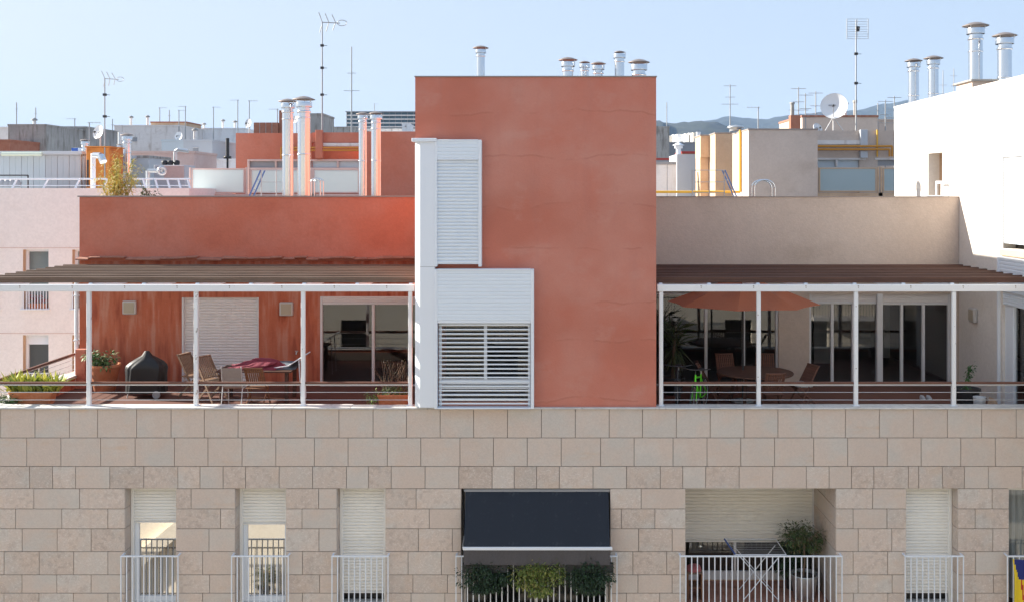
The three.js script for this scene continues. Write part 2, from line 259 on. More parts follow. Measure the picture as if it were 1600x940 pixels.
// ---------------------------------------------------------------- ground, street, hills
struct('ground', new THREE.PlaneGeometry(16000, 16000).rotateX(-Math.PI / 2).translate(0, -0.1, -3000), M.pave);
struct('road', B(-300, 300, -0.08, -0.04, 5, 18), M.asphalt);
struct('pavement', B(-300, 300, -0.08, 0.06, 0.05, 4.85), M.pave);
function hill(name, d0, d1, ridge, mat, seed, x0, x1) {
  const nx = 150, nz = 26, pos = [], idx = [], r = rng(seed), n = fbm(256, 12, 5, seed);
  for (let j = 0; j <= nz; j++) for (let i = 0; i <= nx; i++) {
    const px = x0 + (x1 - x0) * i / nx; let k = 0; while (k < ridge.length - 2 && px > ridge[k + 1][0]) k++;
    const [ax, ay] = ridge[k], [bx, by] = ridge[k + 1], t = cl((px - ax) / (bx - ax)), q = t * t * (3 - 2 * t), v = j / nz;
    const d = d0 + (d1 - d0) * v, H = Math.max(5, wy(ay + (by - ay) * q, d1)), nn = n[((j * 9) & 255) * 256 + ((i * 5) & 255)];
    pos.push(wx(px, d1) * (0.72 + 0.28 * v) , H * Math.sin(v * Math.PI / 2) * (0.90 + 0.1 * v) + (nn - 0.5) * H * 0.13 * (v < 1 ? 1 : 0.22) - (1 - v) * 8 - 2, wz(d));
  }
  for (let j = 0; j < nz; j++) for (let i = 0; i < nx; i++) { const a = j * (nx + 1) + i; idx.push(a, a + 1, a + nx + 1, a + 1, a + nx + 2, a + nx + 1); }
  const g = new THREE.BufferGeometry(); g.setAttribute('position', new THREE.Float32BufferAttribute(pos, 3)); g.setIndex(idx); g.computeVertexNormals();
  struct(name, g, mat);
}
const forest = new THREE.MeshStandardMaterial({ map: colourTex(512, 420, (i) => mix([0.006, 0.011, 0.009], [0.026, 0.034, 0.022], cl((N3[i] * 0.6 + N2[i] * 0.6 - 0.4) * 2.4))), roughness: 1, side: THREE.DoubleSide });
hill('hills_far', 3900, 5600, [[700, 222], [1000, 205], [1112, 190], [1140, 183], [1165, 184], [1195, 187], [1234, 180], [1290, 178], [1340, 172], [1385, 164], [1420, 157], [1500, 150], [1700, 152], [2200, 190]], forest, 21, 700, 2200);
hill('hills_near', 2100, 3100, [[640, 236], [900, 205], [985, 186], [1026, 187], [1052, 196], [1068, 190], [1090, 187.5], [1112, 190], [1140, 199], [1180, 208], [1300, 222], [1600, 232]], forest, 33, 640, 1600);
console.log('hills');

// ---------------------------------------------------------------- the apartment building
const bld = thing('apartment_building', 'terracotta and stone apartment building with a central tower between two roof terraces', 'building', [0, 0, 0]);
const DW = 26.3, ZW = wz(DW), XT0 = wx(648, 22), XT1 = wx(1026, 22), YT = wy(120, 22), XL = -11.75, XR = 10.43, YP = wy(308, DW), FLOOR = 14.67, REC = 0.31;
// stone cladding courses (joint positions measured along the facade)
const rowsY = [638.6, 683.6, 728.2, 763, 794.6, 825.6, 861.3, 897.6, 926.3, 961, 996].map((p) => wy(p, 22));
const r123 = [
  [-60, 0, 53.8, 107.6, 151.8, 212.8, 266.6, 318.6, 371.5, 424, 477, 529.3, 582.7, 634.8, 687.6, 740, 793, 846, 899, 952, 1004, 1057, 1110, 1163, 1216, 1269, 1321.5, 1374.6, 1427.7, 1481, 1534.6, 1588.7, 1641, 1700],
  [-60, -13, 40.9, 94.3, 156.6, 210.4, 272, 324.4, 377.7, 430.6, 490.8, 543.6, 604.9, 657.3, 718.6, 771, 823.8, 876.9, 938.4, 991, 1051.9, 1105, 1157.8, 1210.6, 1271.9, 1325, 1387, 1440, 1502, 1556, 1609, 1700],
  [-60, -8, 45.3, 81.4, 117.4, 170.9, 224, 277.4, 312, 348, 383.1, 435.7, 488, 540.9, 575.6, 611, 664, 716.8, 768.8, 803.4, 838.5, 874, 926.7, 979.2, 1031.9, 1067, 1103, 1155.3, 1207.8, 1260.3, 1296, 1331, 1366, 1420, 1436, 1473, 1507.7, 1545, 1598, 1650, 1700]];
const piers = [[-60, 194.7], [274, 367], [446, 526], [601.5, 720.5], [953.5, 1071.6], [1306.5, 1417], [1497, 1577.5]];
const pierJ = [
  [[52, 123.6], [298], [497.5], [650], [1002], [1364], [1551]],
  [[-30, 23.5, 95.7, 167.8], [344], [471.5], [670.5], [971, 1023.5], [1333.5, 1386.5], [1524.5]],
  [[-20, 33.7, 88.5, 141.6], [326], [498], [653.5, 706.6], [998, 1050.5], [1341.5, 1394], [1552]],
  [[5.4, 60.4, 114.4, 167.8], [316], [472], [637.5, 689.6], [989, 1042], [1333.5, 1387.5], [1525]],
  [[-20, 33.5, 88, 141.6], [327], [499], [645, 699], [997, 1050.5], [1341.3, 1394.5], [1553]],
  [[5.4, 60, 114, 167.8], [316], [472], [642, 695], [979, 1031], [1334, 1388], [1525]],
  [[-20, 33.5, 88, 141.6], [327], [499], [645, 699], [997, 1050.5], [1341.3, 1394.5], [1553]]];
{
  const clad = grp('stone_cladding', bld), r = rng(77), J = 0.0055;
  const stone = (x0, x1, y0, y1, mi, z0 = -0.045, z1 = 0) => part('stone', CB(x0 + J, x1 - J, y0 + J, y1 - J, z0, z1 + (r() - 0.5) * 0.004, 0.004), stones[mi], clad, { ox: r() * 9, oy: r() * 9 });
  const pick = (row) => { const q = r(); return row < 2 ? (q < 0.4 ? 0 : q < 0.7 ? 1 : 2) : row === 2 ? [0, 1, 3, 3, 4, 5, 3][q * 7 | 0] : [3, 3, 5, 1, 3, 5, 0][q * 7 | 0]; };
  r123.forEach((xs, k) => { for (let i = 0; i < xs.length - 1; i++) stone(wx(xs[i], 22), wx(xs[i + 1], 22), rowsY[k + 1], rowsY[k], k === 2 && Math.abs(xs[i] - 45.3) < 1 ? 4 : k === 2 && Math.abs(xs[i] - 81.4) < 1 ? 5 : pick(k)); });
  pierJ.forEach((row, k) => row.forEach((js, p) => { const e = [piers[p][0], ...js, piers[p][1]]; for (let i = 0; i < e.length - 1; i++) stone(wx(e[i], 22), wx(e[i + 1], 22), rowsY[k + 4], rowsY[k + 3], pick(k + 3)); }));
  // lining stones of the window reveals, course by course
  const jamb = (px, s, dp) => { const x = wx(px, 22); for (let k = 3; k < 10; k++) { const a = x + s * 0.05; stone(Math.min(a, x) + (s > 0 ? -J : 0), Math.max(a, x) + (s < 0 ? J : 0), rowsY[k + 1], rowsY[k], pick(k), -dp, -0.05); } };
  for (const [px, s, dp] of [[194.7, -1, REC], [274, 1, REC], [367, -1, REC], [446, 1, REC], [526, -1, REC], [601.5, 1, REC], [720.5, -1, 0.4], [953.5, 1, 0.4], [1071.6, -1, 1.78], [1306.5, 1, 1.78], [1417, -1, REC], [1497, 1, REC], [1577.5, -1, REC]]) jamb(px, s, dp);
  // backing masonry behind the cladding
  const X = (p) => wx(p, 22), bk = [B(XL, 13, rowsY[3], 14.9, -0.36, -0.03)];
  piers.forEach(([a, b], i) => bk.push(B(i ? X(a) + 0.04 : XL, X(b) - 0.04, 10, rowsY[3], -0.36, -0.03)));
  bk.push(B(X(1650), 13, 10, rowsY[3], -0.36, -0.03), B(XL, 13, 0, rowsY[10], -0.4, -0.02));
  part('backing_wall', bk, M.mortar, bld);
  part('loggia_side_wall', [B(X(1071.6) - 0.3, X(1071.6) - 0.045, 10, rowsY[3], -1.8, -0.37), B(X(1306.5) + 0.045, X(1306.5) + 0.3, 10, rowsY[3], -1.8, -0.37)], M.mortar, bld);
  part('loggia_ceiling', B(X(1071.6) - 0.3, X(1306.5) + 0.3, rowsY[3] + 0.003, rowsY[3] + 0.15, -2, -0.37), M.beige, bld);
  part('loggia_floor', B(X(1071.6) - 0.3, X(1306.5) + 0.3, 10.55, 10.75, -2, -0.04), M.tile, bld);
  part('end_wall', [B(XL - 0.25, XL, 0, 14.9, -20, 0), B(13, 13.3, 0, 14.9, -12, 0)], M.beige, bld);
  // coping slabs
  const cop = grp('parapet_coping', bld), y0 = rowsY[0] + 0.004;
  for (let x = XL - 0.27; x < 13; x += 1.61) { const x1 = Math.min(13, x + 1.606), inT = x > XT0 - 1.6 && x1 < XT1 + 1.6; part('coping_slab', CB(x, x1, y0, 15, x1 > XT0 && x < XT1 ? -0.3 : -0.37, 0.045, 0.006), M.coping, cop, { ox: x * 3.1 }); }
  part('parapet', [B(XL, XT0 - 0.002, 14.3, y0 - 0.002, -0.34, -0.05), B(XT1 + 0.002, 13, 14.3, y0 - 0.002, -0.34, -0.05)], M.redStained, bld);
}
// floors, deck, roof
part('terrace_floor', [B(XL, XT0, 14.3, FLOOR, ZW, -0.345), B(XT1, 13, 14.3, FLOOR, ZW, -0.345)], M.deck, bld);
part('roof_slab', [B(-11.5, XR, 18.7, 18.95, -24, ZW - 0.31)], M.concrete, bld);
// tower
const TF = -0.06, YB = YT - 0.02;
part('tower', [holed(XT0, XT1, 15.002, YT, TF, 0.3, [[wx(690, 22), wx(745, 22), wy(412, 22), wy(252, 22)], [wx(690, 22), wx(826, 22), wy(628, 22), wy(505, 22)]]), B(XT0, XT0 + 0.3, 14.5, YT, -8.5, TF - 0.302), B(XT1 - 0.3, XT1, 14.5, YT, -8.5, TF - 0.302), B(XT0 - 0.3, 3.3, 18.7, YT - 0.02, -13.5, -8.502), B(XT0 + 0.302, XT1 - 0.302, 21.35, 21.55, -8.198, TF - 0.302)], M.tower, bld, { ox: 1.7, oy: 0.4 });
part('tower_edge_trim', [B(XT0 - 0.015, XT1 + 0.015, YT + 0.001, YT + 0.025, -8.5, TF + 0.02)], M.flashing, bld);
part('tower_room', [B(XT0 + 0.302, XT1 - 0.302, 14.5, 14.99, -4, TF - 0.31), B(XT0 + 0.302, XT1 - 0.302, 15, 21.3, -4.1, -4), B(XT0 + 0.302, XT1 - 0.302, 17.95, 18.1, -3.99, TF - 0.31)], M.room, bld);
// terrace back walls
const hL = [[wx(284, DW), wx(404, DW), FLOOR - 0.1, wy(464.5, DW)], [wx(500, DW), XT0 + 0.4, FLOOR - 0.1, wy(463, DW)]];
part('terrace_wall', [holed(-11.5, XT0 + 0.8, 14.4, wy(408, DW), ZW, 0.3, hL)], M.redStained, bld, { label: 'rust red terrace wall streaked with run-off stains' });
part('roof_parapet', [B(-11.5, XT0 + 0.8, wy(408, DW) + 0.001, YP, ZW - 0.3, ZW + 0.004)], M.red, bld);
part('return_wall', [B(-11.5, -11.2, 14.4, YP, -20, ZW - 0.302), B(-11.45, -11.21, FLOOR, 15.62, ZW + 0.006, ZW + 0.35)], M.red, bld);
part('side_parapet', [B(XL, XL + 0.3, 14.3, 14.93, ZW + 0.36, -0.38)], M.redStained, bld);
part('side_coping', CB(XL - 0.05, XL + 0.34, 14.932, 15.0, ZW + 0.2, -0.40), M.coping, bld);
part('parapet_flashing', [B(-11.54, XT0 + 0.5, YP + 0.001, YP + 0.035, ZW - 0.33, ZW + 0.03), B(XT1 - 0.4, XR - 0.003, YP + 0.001, YP + 0.02, ZW - 0.33, ZW + 0.02)], M.flashing, bld);
const hR = [[XT1 - 0.3, wx(1217, DW), FLOOR - 0.1, wy(456, DW)], [wx(1265, DW), wx(1487, DW), FLOOR - 0.1, wy(459, DW)]];
part('terrace_wall', [holed(XT1 - 0.6, XR - 0.003, 14.4, YP, ZW, 0.3, hR)], M.greyBeige, bld, { label: 'grey beige terrace wall behind the parasol' });
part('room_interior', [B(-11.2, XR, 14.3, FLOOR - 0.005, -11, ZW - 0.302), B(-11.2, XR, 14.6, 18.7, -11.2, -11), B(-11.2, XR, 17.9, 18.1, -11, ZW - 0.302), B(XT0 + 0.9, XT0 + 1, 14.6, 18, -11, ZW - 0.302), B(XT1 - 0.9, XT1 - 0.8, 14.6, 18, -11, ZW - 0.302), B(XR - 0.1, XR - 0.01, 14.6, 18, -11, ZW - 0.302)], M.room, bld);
// pieces of tile skirting along the left wall above the pergola
{ const r = rng(5), g = grp('tile_skirting', bld); for (let x = -11.5; x < XT0 + 0.3; x += 0.3) { const w = 0.28 + r() * 0.04, c = CB(-w / 2, w / 2, -0.016, 0.016, 0, 0.17 + r() * 0.09, 0.006).rotateZ((r() - 0.5) * 0.09).rotateX(0.12 + (r() - 0.5) * 0.2).translate(x + 0.15, 17.85 + r() * 0.035, ZW + 0.012); part('tile', c, M.tile, g, { ox: r() * 4 }); } }

// sliding doors and windows
function sliding(x0, x1, y0, y1, z, muls, box, fm = M.frame, label) {
  const w = grp('window', bld, label), t = 0.06, top = y1 - box;
  part('frame', [CB(x0, x0 + t, y0, y1, z - 0.1, z), CB(x1 - t, x1, y0, y1, z - 0.1, z), CB(x0 + t, x1 - t, top - t, top, z - 0.1, z), CB(x0 + t, x1 - t, y0, y0 + t, z - 0.1, z), ...muls.map((m) => CB(m - t * 0.6, m + t * 0.6, y0 + t, top - t, z - 0.09, z - 0.005))], fm, w);
  if (box > 0.05) part('shutter_box', shutterGeo(x0 + t, x1 - t, top + 0.002, y1, z - 0.02, 0.055, 0.01), M.shutterGrey, w);
  const e = [x0 + t, ...muls, x1 - t]; for (let i = 0; i < e.length - 1; i++) part('pane', new THREE.PlaneGeometry(e[i + 1] - e[i], top - y0 - 2 * t).translate((e[i] + e[i + 1]) / 2, (top + y0) / 2, z - 0.05 - 0.012 * (i % 2)), M.glass, w);
  return w;
}
{ const w = grp('window', bld), [a, b, c, d] = hL[0]; part('guide', CB(a, a + 0.05, FLOOR, d, ZW - 0.12, ZW + 0.03), M.frame, w); part('guide', CB(b - 0.05, b, FLOOR, d, ZW - 0.12, ZW + 0.002), M.frame, w); part('roller_shutter', shutterGeo(a + 0.05, b - 0.05, FLOOR, d, ZW - 0.06, 0.07, 0.018), M.shutterGrey, w, { label: 'closed pale roller shutter' }); }
sliding(hL[1][0], hL[1][1], FLOOR - 0.03, hL[1][3], ZW + 0.02, [wx(583, DW)], 0.14, M.frame, 'sliding terrace door with pale frame');
sliding(XT1 - 0.25, hR[0][1], FLOOR - 0.03, hR[0][3], ZW - 0.05, [wx(1104, DW), wx(1163, DW)], 0.02, M.frame);
sliding(hR[1][0], wx(1375, DW), FLOOR - 0.03, hR[1][3], ZW - 0.05, [wx(1302, DW), wx(1335, DW)], 0.2, M.frame);
sliding(wx(1377, DW), hR[1][1], FLOOR - 0.03, hR[1][3], ZW - 0.05, [wx(1411, DW), wx(1445, DW)], 0.22, M.frame);
part('wall_pillar', CB(wx(1371, DW), wx(1380, DW), FLOOR, hR[1][3], ZW - 0.04, ZW + 0.012), M.frame, bld);
// furniture glimpsed in the rooms
part('room_partition', [B(wx(1300, 28), wx(1330, 28), FLOOR, 16.4, -8, -7.8), B(wx(1415, 29), wx(1425, 29), FLOOR, 17.2, -9, -8.8)], M.grey, bld);

// tower window units
{
  const c = grp('white_window_bay', bld), z = 0.12, X = (p) => wx(p, 22), Y = (p) => wy(p, 22);
  // cladding column with a splayed corner that catches the sun
  const s = new THREE.Shape([[X(648.5), TF], [X(648.5), 0.01], [X(657), z], [X(680), z], [X(680), TF]].map(([a, b]) => new THREE.Vector2(a, -b)));
  const col = new THREE.ExtrudeGeometry(s, { depth: Y(222) - 15.02, bevelEnabled: false }).rotateX(-Math.PI / 2).translate(0, 15.02, 0);
  part('corner_column', col, M.whiteMetal, c);
  part('column_cap', CB(X(644.5), X(683), Y(222), Y(216.5), TF, z + 0.05), M.whiteMetal, c);
  part('column_joint', B(X(657) - 0.001, X(680) + 0.001, Y(416.4), Y(415.8), z - 0.01, z + 0.003), M.grey, c);
  part('upper_shutter_box', shutterGeo(X(684), X(748), Y(248), Y(221), z + 0.02, 0.075, 0.004), M.shutter, c);
  part('upper_frame', [CB(X(680), X(684), Y(416), Y(219), TF + 0.001, z + 0.03), CB(X(748), X(753), Y(416), Y(219), TF + 0.001, z + 0.03), CB(X(684), X(748), Y(221), Y(218.5), TF + 0.001, z + 0.035), CB(X(684), X(748), Y(250.5), Y(248), TF + 0.001, z + 0.028)], M.whiteMetal, c);
  part('upper_roller_shutter', shutterGeo(X(684), X(748), Y(412.5), Y(250.5), z - 0.03, 0.072, 0.022), M.shutter, c);
  part('lower_shutter_box', shutterGeo(X(684), X(829.5), Y(499), Y(422), z + 0.06, 0.075, 0.004), M.shutter, c);
  part('lower_frame', [CB(X(680), X(684.5), 15.005, Y(420), TF + 0.001, z + 0.075), CB(X(829.5), X(834.5), 15.005, Y(420), TF + 0.001, z + 0.075), CB(X(684.5), X(829.5), Y(422), Y(419.5), TF + 0.001, z + 0.08), CB(X(684.5), X(829.5), Y(503), Y(499), TF + 0.001, z + 0.06), CB(X(684.5), X(829.5), 15.005, 15.03, TF + 0.001, z + 0.08)], M.whiteMetal, c);
  part('window_frame', [CB(X(686), X(690), 15.03, Y(503), -0.06, 0.0), CB(X(825), X(829), 15.03, Y(503), -0.06, 0), CB(X(756), X(761), Y(592), Y(503), -0.06, 0), CB(X(690), X(825), Y(600), Y(592), -0.06, 0.0), CB(X(690), X(756), Y(508), Y(503), -0.06, 0), CB(X(761), X(825), Y(508), Y(503), -0.06, 0)], M.whiteMetal, c);
  part('pane', new THREE.PlaneGeometry(X(756) - X(690), Y(508) - Y(592)).translate((X(756) + X(690)) / 2, (Y(508) + Y(592)) / 2, -0.035), M.glass, c);
  part('pane', new THREE.PlaneGeometry(X(825) - X(761), Y(508) - Y(592)).translate((X(825) + X(761)) / 2, (Y(508) + Y(592)) / 2, -0.035), M.glass, c);
  part('pane', new THREE.PlaneGeometry(X(825) - X(690), Y(600) - Y(629)).translate((X(825) + X(690)) / 2, (Y(600) + Y(629)) / 2, -0.035), M.glass, c);
  for (let y = Y(506.5); y > Y(629); y -= 0.0905) part('louvre_slat', CB(X(686), X(828.5), y - 0.0155, y + 0.0155, 0.075, 0.088, 0.004).rotateX(0), M.shutter, c);
  part('guard_rail', [B(X(690), X(825), Y(606), Y(604), 0.02, 0.035), B(X(690), X(825), Y(616), Y(614), 0.02, 0.035), B(X(690), X(825), Y(625), Y(623), 0.02, 0.035)], M.whiteMetal, c);
}
// windows in the stone facade
function stoneWindow(p0, p1, shut, kind, mat, side) {
  const X = (p) => wx(p, 22), w = grp('window', bld), x0 = X(p0) + 0.004, x1 = X(p1) - 0.004, y1 = rowsY[3] - 0.004, y0 = 10.82, z = -REC, ys = wy(shut, 22 + REC);
  part('frame', [CB(x0, x0 + 0.07, y0, y1, z - 0.1, z + 0.02), CB(x1 - 0.07, x1, y0, y1, z - 0.1, z + 0.02), B(x0, x1, y0 - 0.1, y0, z - 0.2, z + 0.05)], M.shutterCream, w);
  part('roller_shutter', shutterGeo(x0 + 0.07, x1 - 0.07, ys, y1, z - 0.025, 0.066, 0.022), mat, w);
  part('shutter_end_bar', CB(x0 + 0.07, x1 - 0.07, ys - 0.03, ys - 0.002, z - 0.03, z), mat, w);
  if (kind) {
    const a = x0 + 0.07, b = x1 - 0.07;
    part('sash', [CB(a, a + 0.09, y0, ys - 0.03, z - 0.1, z - 0.04), CB(b - 0.03, b, y0, ys - 0.03, z - 0.1, z - 0.04), CB(a + 0.09, b - 0.03, y0, y0 + 0.12, z - 0.1, z - 0.04)], M.whiteMetal, w);
    part('pane', new THREE.PlaneGeometry(b - a - 0.12, ys - 0.03 - y0 - 0.12).translate((a + 0.09 + b - 0.03) / 2, (ys - 0.03 + y0 + 0.12) / 2, z - 0.07), M.mirror, w);
  }
  part('sill', B(X(p0) + 0.003, X(p1) - 0.003, 10.6, y0 - 0.102, -REC - 0.15, -0.06), M.concrete, bld);
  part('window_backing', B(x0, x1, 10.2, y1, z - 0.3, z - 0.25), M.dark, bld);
}
stoneWindow(194.7, 274, 814, 1, M.shutterCream);
stoneWindow(367, 446, 817, 1, M.shutterCream);
stoneWindow(526, 601.5, 924, 0, M.shutterCream);
stoneWindow(1417, 1497, 924, 0, M.shutterCream);
{ // window with curtain at the right end
  const X = (p) => wx(p, 22), w = grp('window', bld, 'window with a grey curtain behind the glass'), z = -REC;
  part('frame', [CB(X(1577.5) + 0.003, X(1650), rowsY[3] - 0.1, rowsY[3] - 0.004, z - 0.1, z + 0.05), CB(X(1577.5) + 0.003, X(1577.5) + 0.05, 10.7, rowsY[3] - 0.1, z - 0.1, z)], M.shutterCream, w);
  part('pane', new THREE.PlaneGeometry(1.3, 2.2).translate(X(1577.5) + 0.65, 12.1, z - 0.04), M.glass, w);
  const pos = []; const g = new THREE.PlaneGeometry(1.3, 2.4, 90, 1).translate(X(1577.5) + 0.7, 12.05, z - 0.2), p = g.attributes.position; for (let i = 0; i < p.count; i++) p.setZ(i, p.getZ(i) + 0.035 * Math.sin(p.getX(i) * 42) + 0.012 * Math.sin(p.getX(i) * 91)); g.computeVertexNormals();
  part('curtain', g, M.curtain, w);
  part('room_back', B(X(1570), X(1660), 10, rowsY[3], -2, -1.9), M.room, bld);
}
{ // window behind the awning, loggia glazing
  const X = (p) => wx(p, 22), w = grp('window', bld);
  part('frame', [CB(X(720.5) + 0.01, X(720.5) + 0.07, 10.7, rowsY[3] - 0.01, -0.5, -0.42), CB(X(953.5) - 0.07, X(953.5) - 0.01, 10.7, rowsY[3] - 0.01, -0.5, -0.42), CB(X(835), X(840), 10.7, rowsY[3] - 0.01, -0.5, -0.42), CB(X(720.5) + 0.07, X(953.5) - 0.07, rowsY[3] - 0.14, rowsY[3] - 0.01, -0.5, -0.42)], M.shutterGrey, w);
  part('pane', new THREE.PlaneGeometry(3.0, 2.2).translate(X(837), 11.9, -0.47), M.clearGlass, w);
  part('room_back', [B(X(715), X(960), 10, rowsY[3], -3.1, -3), B(X(715), X(960), 10.4, 10.6, -3, -0.4), B(X(715) - 0.1, X(715), 10, rowsY[3], -3, -0.41), B(X(960), X(960) + 0.1, 10, rowsY[3], -3, -0.41)], M.room, bld);
  const l = grp('window', bld, 'loggia window with wide half lowered shutter'), dl = 22 + 1.78, z = -1.78, x0 = X(1071.6), x1 = wx(1272, dl), ys = wy(843, dl);
  part('roller_shutter', shutterGeo(x0, x1 - 0.04, ys, rowsY[3] - 0.004, z + 0.01, 0.076, 0.024), M.shutterCream, l);
  part('shutter_end_bar', CB(x0, x1 - 0.04, ys - 0.04, ys - 0.002, z, z + 0.03), M.shutterCream, l);
  part('frame', [CB(x1 - 0.04, x1 + 0.01, 10.75, rowsY[3] - 0.004, z - 0.06, z + 0.035), CB(wx(1147, dl), wx(1151, dl), 10.75, ys - 0.04, z - 0.06, z - 0.005), CB(x0, x1 - 0.04, 10.75, wy(892, dl), z - 0.06, z - 0.004)], M.frame, l);
  part('pane', new THREE.PlaneGeometry(x1 - x0, ys - wy(892, dl)).translate((x0 + x1) / 2, (ys + wy(892, dl)) / 2, z - 0.05), M.glass, l);
  part('room_back', [B(x0 - 0.3, x1 + 0.4, 10, rowsY[3], -4.1, -4), B(x0 - 0.4, x0 - 0.3, 10, 13.3, -4, -1.85), B(x1 + 0.3, x1 + 0.4, 10, 13.3, -4, -1.85), B(x0 - 0.3, x1 + 0.3, 13.2, 13.3, -4, -1.8)], M.room, bld);
  part('skirting_tiles', B(x0, x1, 10.75, wy(905, dl), z, z + 0.02), M.tan, bld);
}
console.log('building');

// ---------------------------------------------------------------- neighbouring white building on the right
{
  const w = thing('white_building', 'bright white rendered building at the right edge with steel flues on top', 'building', [XR, 0, 0]);
  const zF = 1.5, zB = wz(31.1), YW = wy(168.5, 31.1);
  const d0 = XR * F / (1451 - VX), d1 = XR * F / (1473 - VX), dA = XR * F / (1567 - VX), y0 = wy(240, d0), zw = wz(dA);
  // wall panel in the plane x = XR, drawn flat then turned to face left
  const panel = holed(zB, zF - 0.302, 14.6, YW, 0, 0.3, [[wz(d0), wz(d1), 19.2, y0], [zw, -0.1, wy(388, dA), wy(247, dA)], [zw, -0.1, FLOOR - 0.02, 17.55]]).rotateY(-Math.PI / 2).translate(XR, 0, 0);
  part('wall', [panel, B(XR + 0.302, XR + 9, 14.6, YW, zB, zB + 0.3), B(XR + 0.302, XR + 9, YW - 0.5, YW - 0.3, zB + 0.31, zF), B(XR, XR + 9, 14.6, YW, zF - 0.3, zF)], M.white, w);
  part('coping', B(XR - 0.02, XR + 0.32, YW + 0.001, YW + 0.035, zB - 0.02, zF), M.white, w);
  const win = grp('window', w, 'tall white roller shutter on the sunlit wall');
  const sh = shutterGeo(zw, -0.1, wy(388, dA) + 0.12, wy(247, dA), -0.03, 0.058, 0.012).rotateY(-Math.PI / 2).translate(XR, 0, 0);
  part('roller_shutter', sh, M.shutter, win);
  part('shutter_box', CB(XR - 0.03, XR + 0.05, wy(247, dA) + 0.01, wy(219, dA), zw - 0.04, 0, 0.01), M.whiteMetal, win);
  part('guide', CB(XR - 0.012, XR + 0.03, wy(388, dA), wy(247, dA), zw + 0.0, zw + 0.05, 0.004), M.alu, win);
  part('sill', CB(XR - 0.06, XR + 0.3, wy(399, dA), wy(389, dA), zw - 0.04, 0.0), M.tan, win);
  const dr = grp('window', w, 'terrace door with half lowered white shutter'), zd = wz(XR * F / (1564 - VX));
  part('shutter_box', shutterGeo(zd, -0.1, 17.25, 18.0, 0.03, 0.08, 0.005).rotateY(-Math.PI / 2).translate(XR, 0, 0), M.shutter, dr);
  part('box_top', B(XR - 0.05, XR + 0.0, 18.001, 18.03, zd, 0.0), M.whiteMetal, dr);
  part('frame', [CB(XR - 0.06, XR + 0.02, FLOOR, 18.0, zd - 0.06, zd), CB(XR + 0.05, XR + 0.12, FLOOR, 17.2, zd + 0.45, zd + 0.55)], M.whiteMetal, dr);
  part('roller_shutter', shutterGeo(zd, -0.1, 16.95, 17.25, -0.02, 0.06, 0.012).rotateY(-Math.PI / 2).translate(XR, 0, 0), M.shutter, dr);
  part('door_panel', B(XR + 0.06, XR + 0.1, FLOOR, 17.0, zd, zd + 0.44), M.whiteMetal, dr);
  part('pane', new THREE.PlaneGeometry(1.3, 2.4).rotateY(-Math.PI / 2).translate(XR + 0.1, FLOOR + 1.2, zd + 1.2), M.glass, dr);
  part('room_interior', [B(XR + 3, XR + 3.1, 14.6, YW - 0.5, zB, zF), B(XR + 0.302, XR + 3, 18.1, 18.3, zB + 0.31, zF - 0.31), B(XR + 0.302, XR + 3, 14.5, 14.65, zB + 0.31, zF - 0.31)], M.room, w);
  const dw = grp('doorway', w, 'narrow recessed doorway with tan side'); part('reveal', [B(XR + 0.3, XR + 1.0, 19.2, y0 + 0.2, wz(d0) - 0.05, wz(d0) - 0.002), B(XR + 0.95, XR + 1.0, 19.2, y0 + 0.1, wz(d0), wz(d1)), B(XR + 0.3, XR + 1, y0 + 0.01, y0 + 0.2, wz(d0), wz(d1) + 0.1)], M.tan, dw); part('door_leaf', B(XR + 0.16, XR + 0.2, 19.2, y0 - 0.06, wz(d1) - 0.35, wz(d1) - 0.002), M.whiteMetal, dw);
  part('chimney_base', [B(XR + 0.45, XR + 1.35, YW - 0.4, YW + 0.30, wz(27.6), wz(26.6))], M.greyBeige, w);
  part('chimney_base_cap', CB(XR + 0.38, XR + 1.42, YW + 0.301, YW + 0.35, wz(27.7), wz(26.5)), M.concrete, w);
}

// ---------------------------------------------------------------- pergolas, railings
function pergola(label, x0, x1, posts, slatMat, rafters) {
  const p = thing('pergola', label, 'pergola', [(x0 + x1) / 2, 15, -0.2], 'pergolas over the terraces');
  const yb0 = 17.395, yb1 = 17.54, sl = 17.565;
  posts.forEach((px) => { const x = wx(px, 22.2); part('post', CB(x - 0.042, x + 0.042, 15.0, yb0 - 0.002, -0.242, -0.158, 0.006), M.whitePaintOld, p, { ox: px * 0.37, oy: px * 0.11 }); part('post_foot', CB(x - 0.07, x + 0.07, 15.0, 15.012, -0.27, -0.13, 0.003), M.whiteMetal, p); });
  part('beam', CB(x0, x1, yb0, yb1, -0.26, -0.14, 0.008), M.whitePaintOld, p);
  rafters.forEach((x) => part('rafter', CB(x - 0.04, x + 0.04, yb0 + 0.01, sl - 0.002, ZW + 0.01, -0.262, 0.006), M.whiteMetal, p));
  for (let k = 0; k < 9; k++) { const z = ZW + 0.2 + k * 0.468, r = Math.sin(k * 12.9 + x0); part('slat', CB(x0 - 0.04 + 0.02 * r, x1 + 0.03, sl, sl + 0.125 + 0.006 * r, z - 0.05, z + 0.05, 0.008), slatMat, p, { ox: k * 0.73, oy: k * 0.31 }); }
  return p;
}
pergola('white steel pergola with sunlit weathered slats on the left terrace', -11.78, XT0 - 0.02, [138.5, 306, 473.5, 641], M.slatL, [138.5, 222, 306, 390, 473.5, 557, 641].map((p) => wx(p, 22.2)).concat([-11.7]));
pergola('white steel pergola with dark shaded slats on the right terrace', XT1 + 0.03, XR - 0.02, [1033, 1185.5, 1337.5, 1490.5], M.slatR, [1033, 1109, 1185.5, 1261, 1337.5, 1414, 1490.5].map((p) => wx(p, 22.2)));
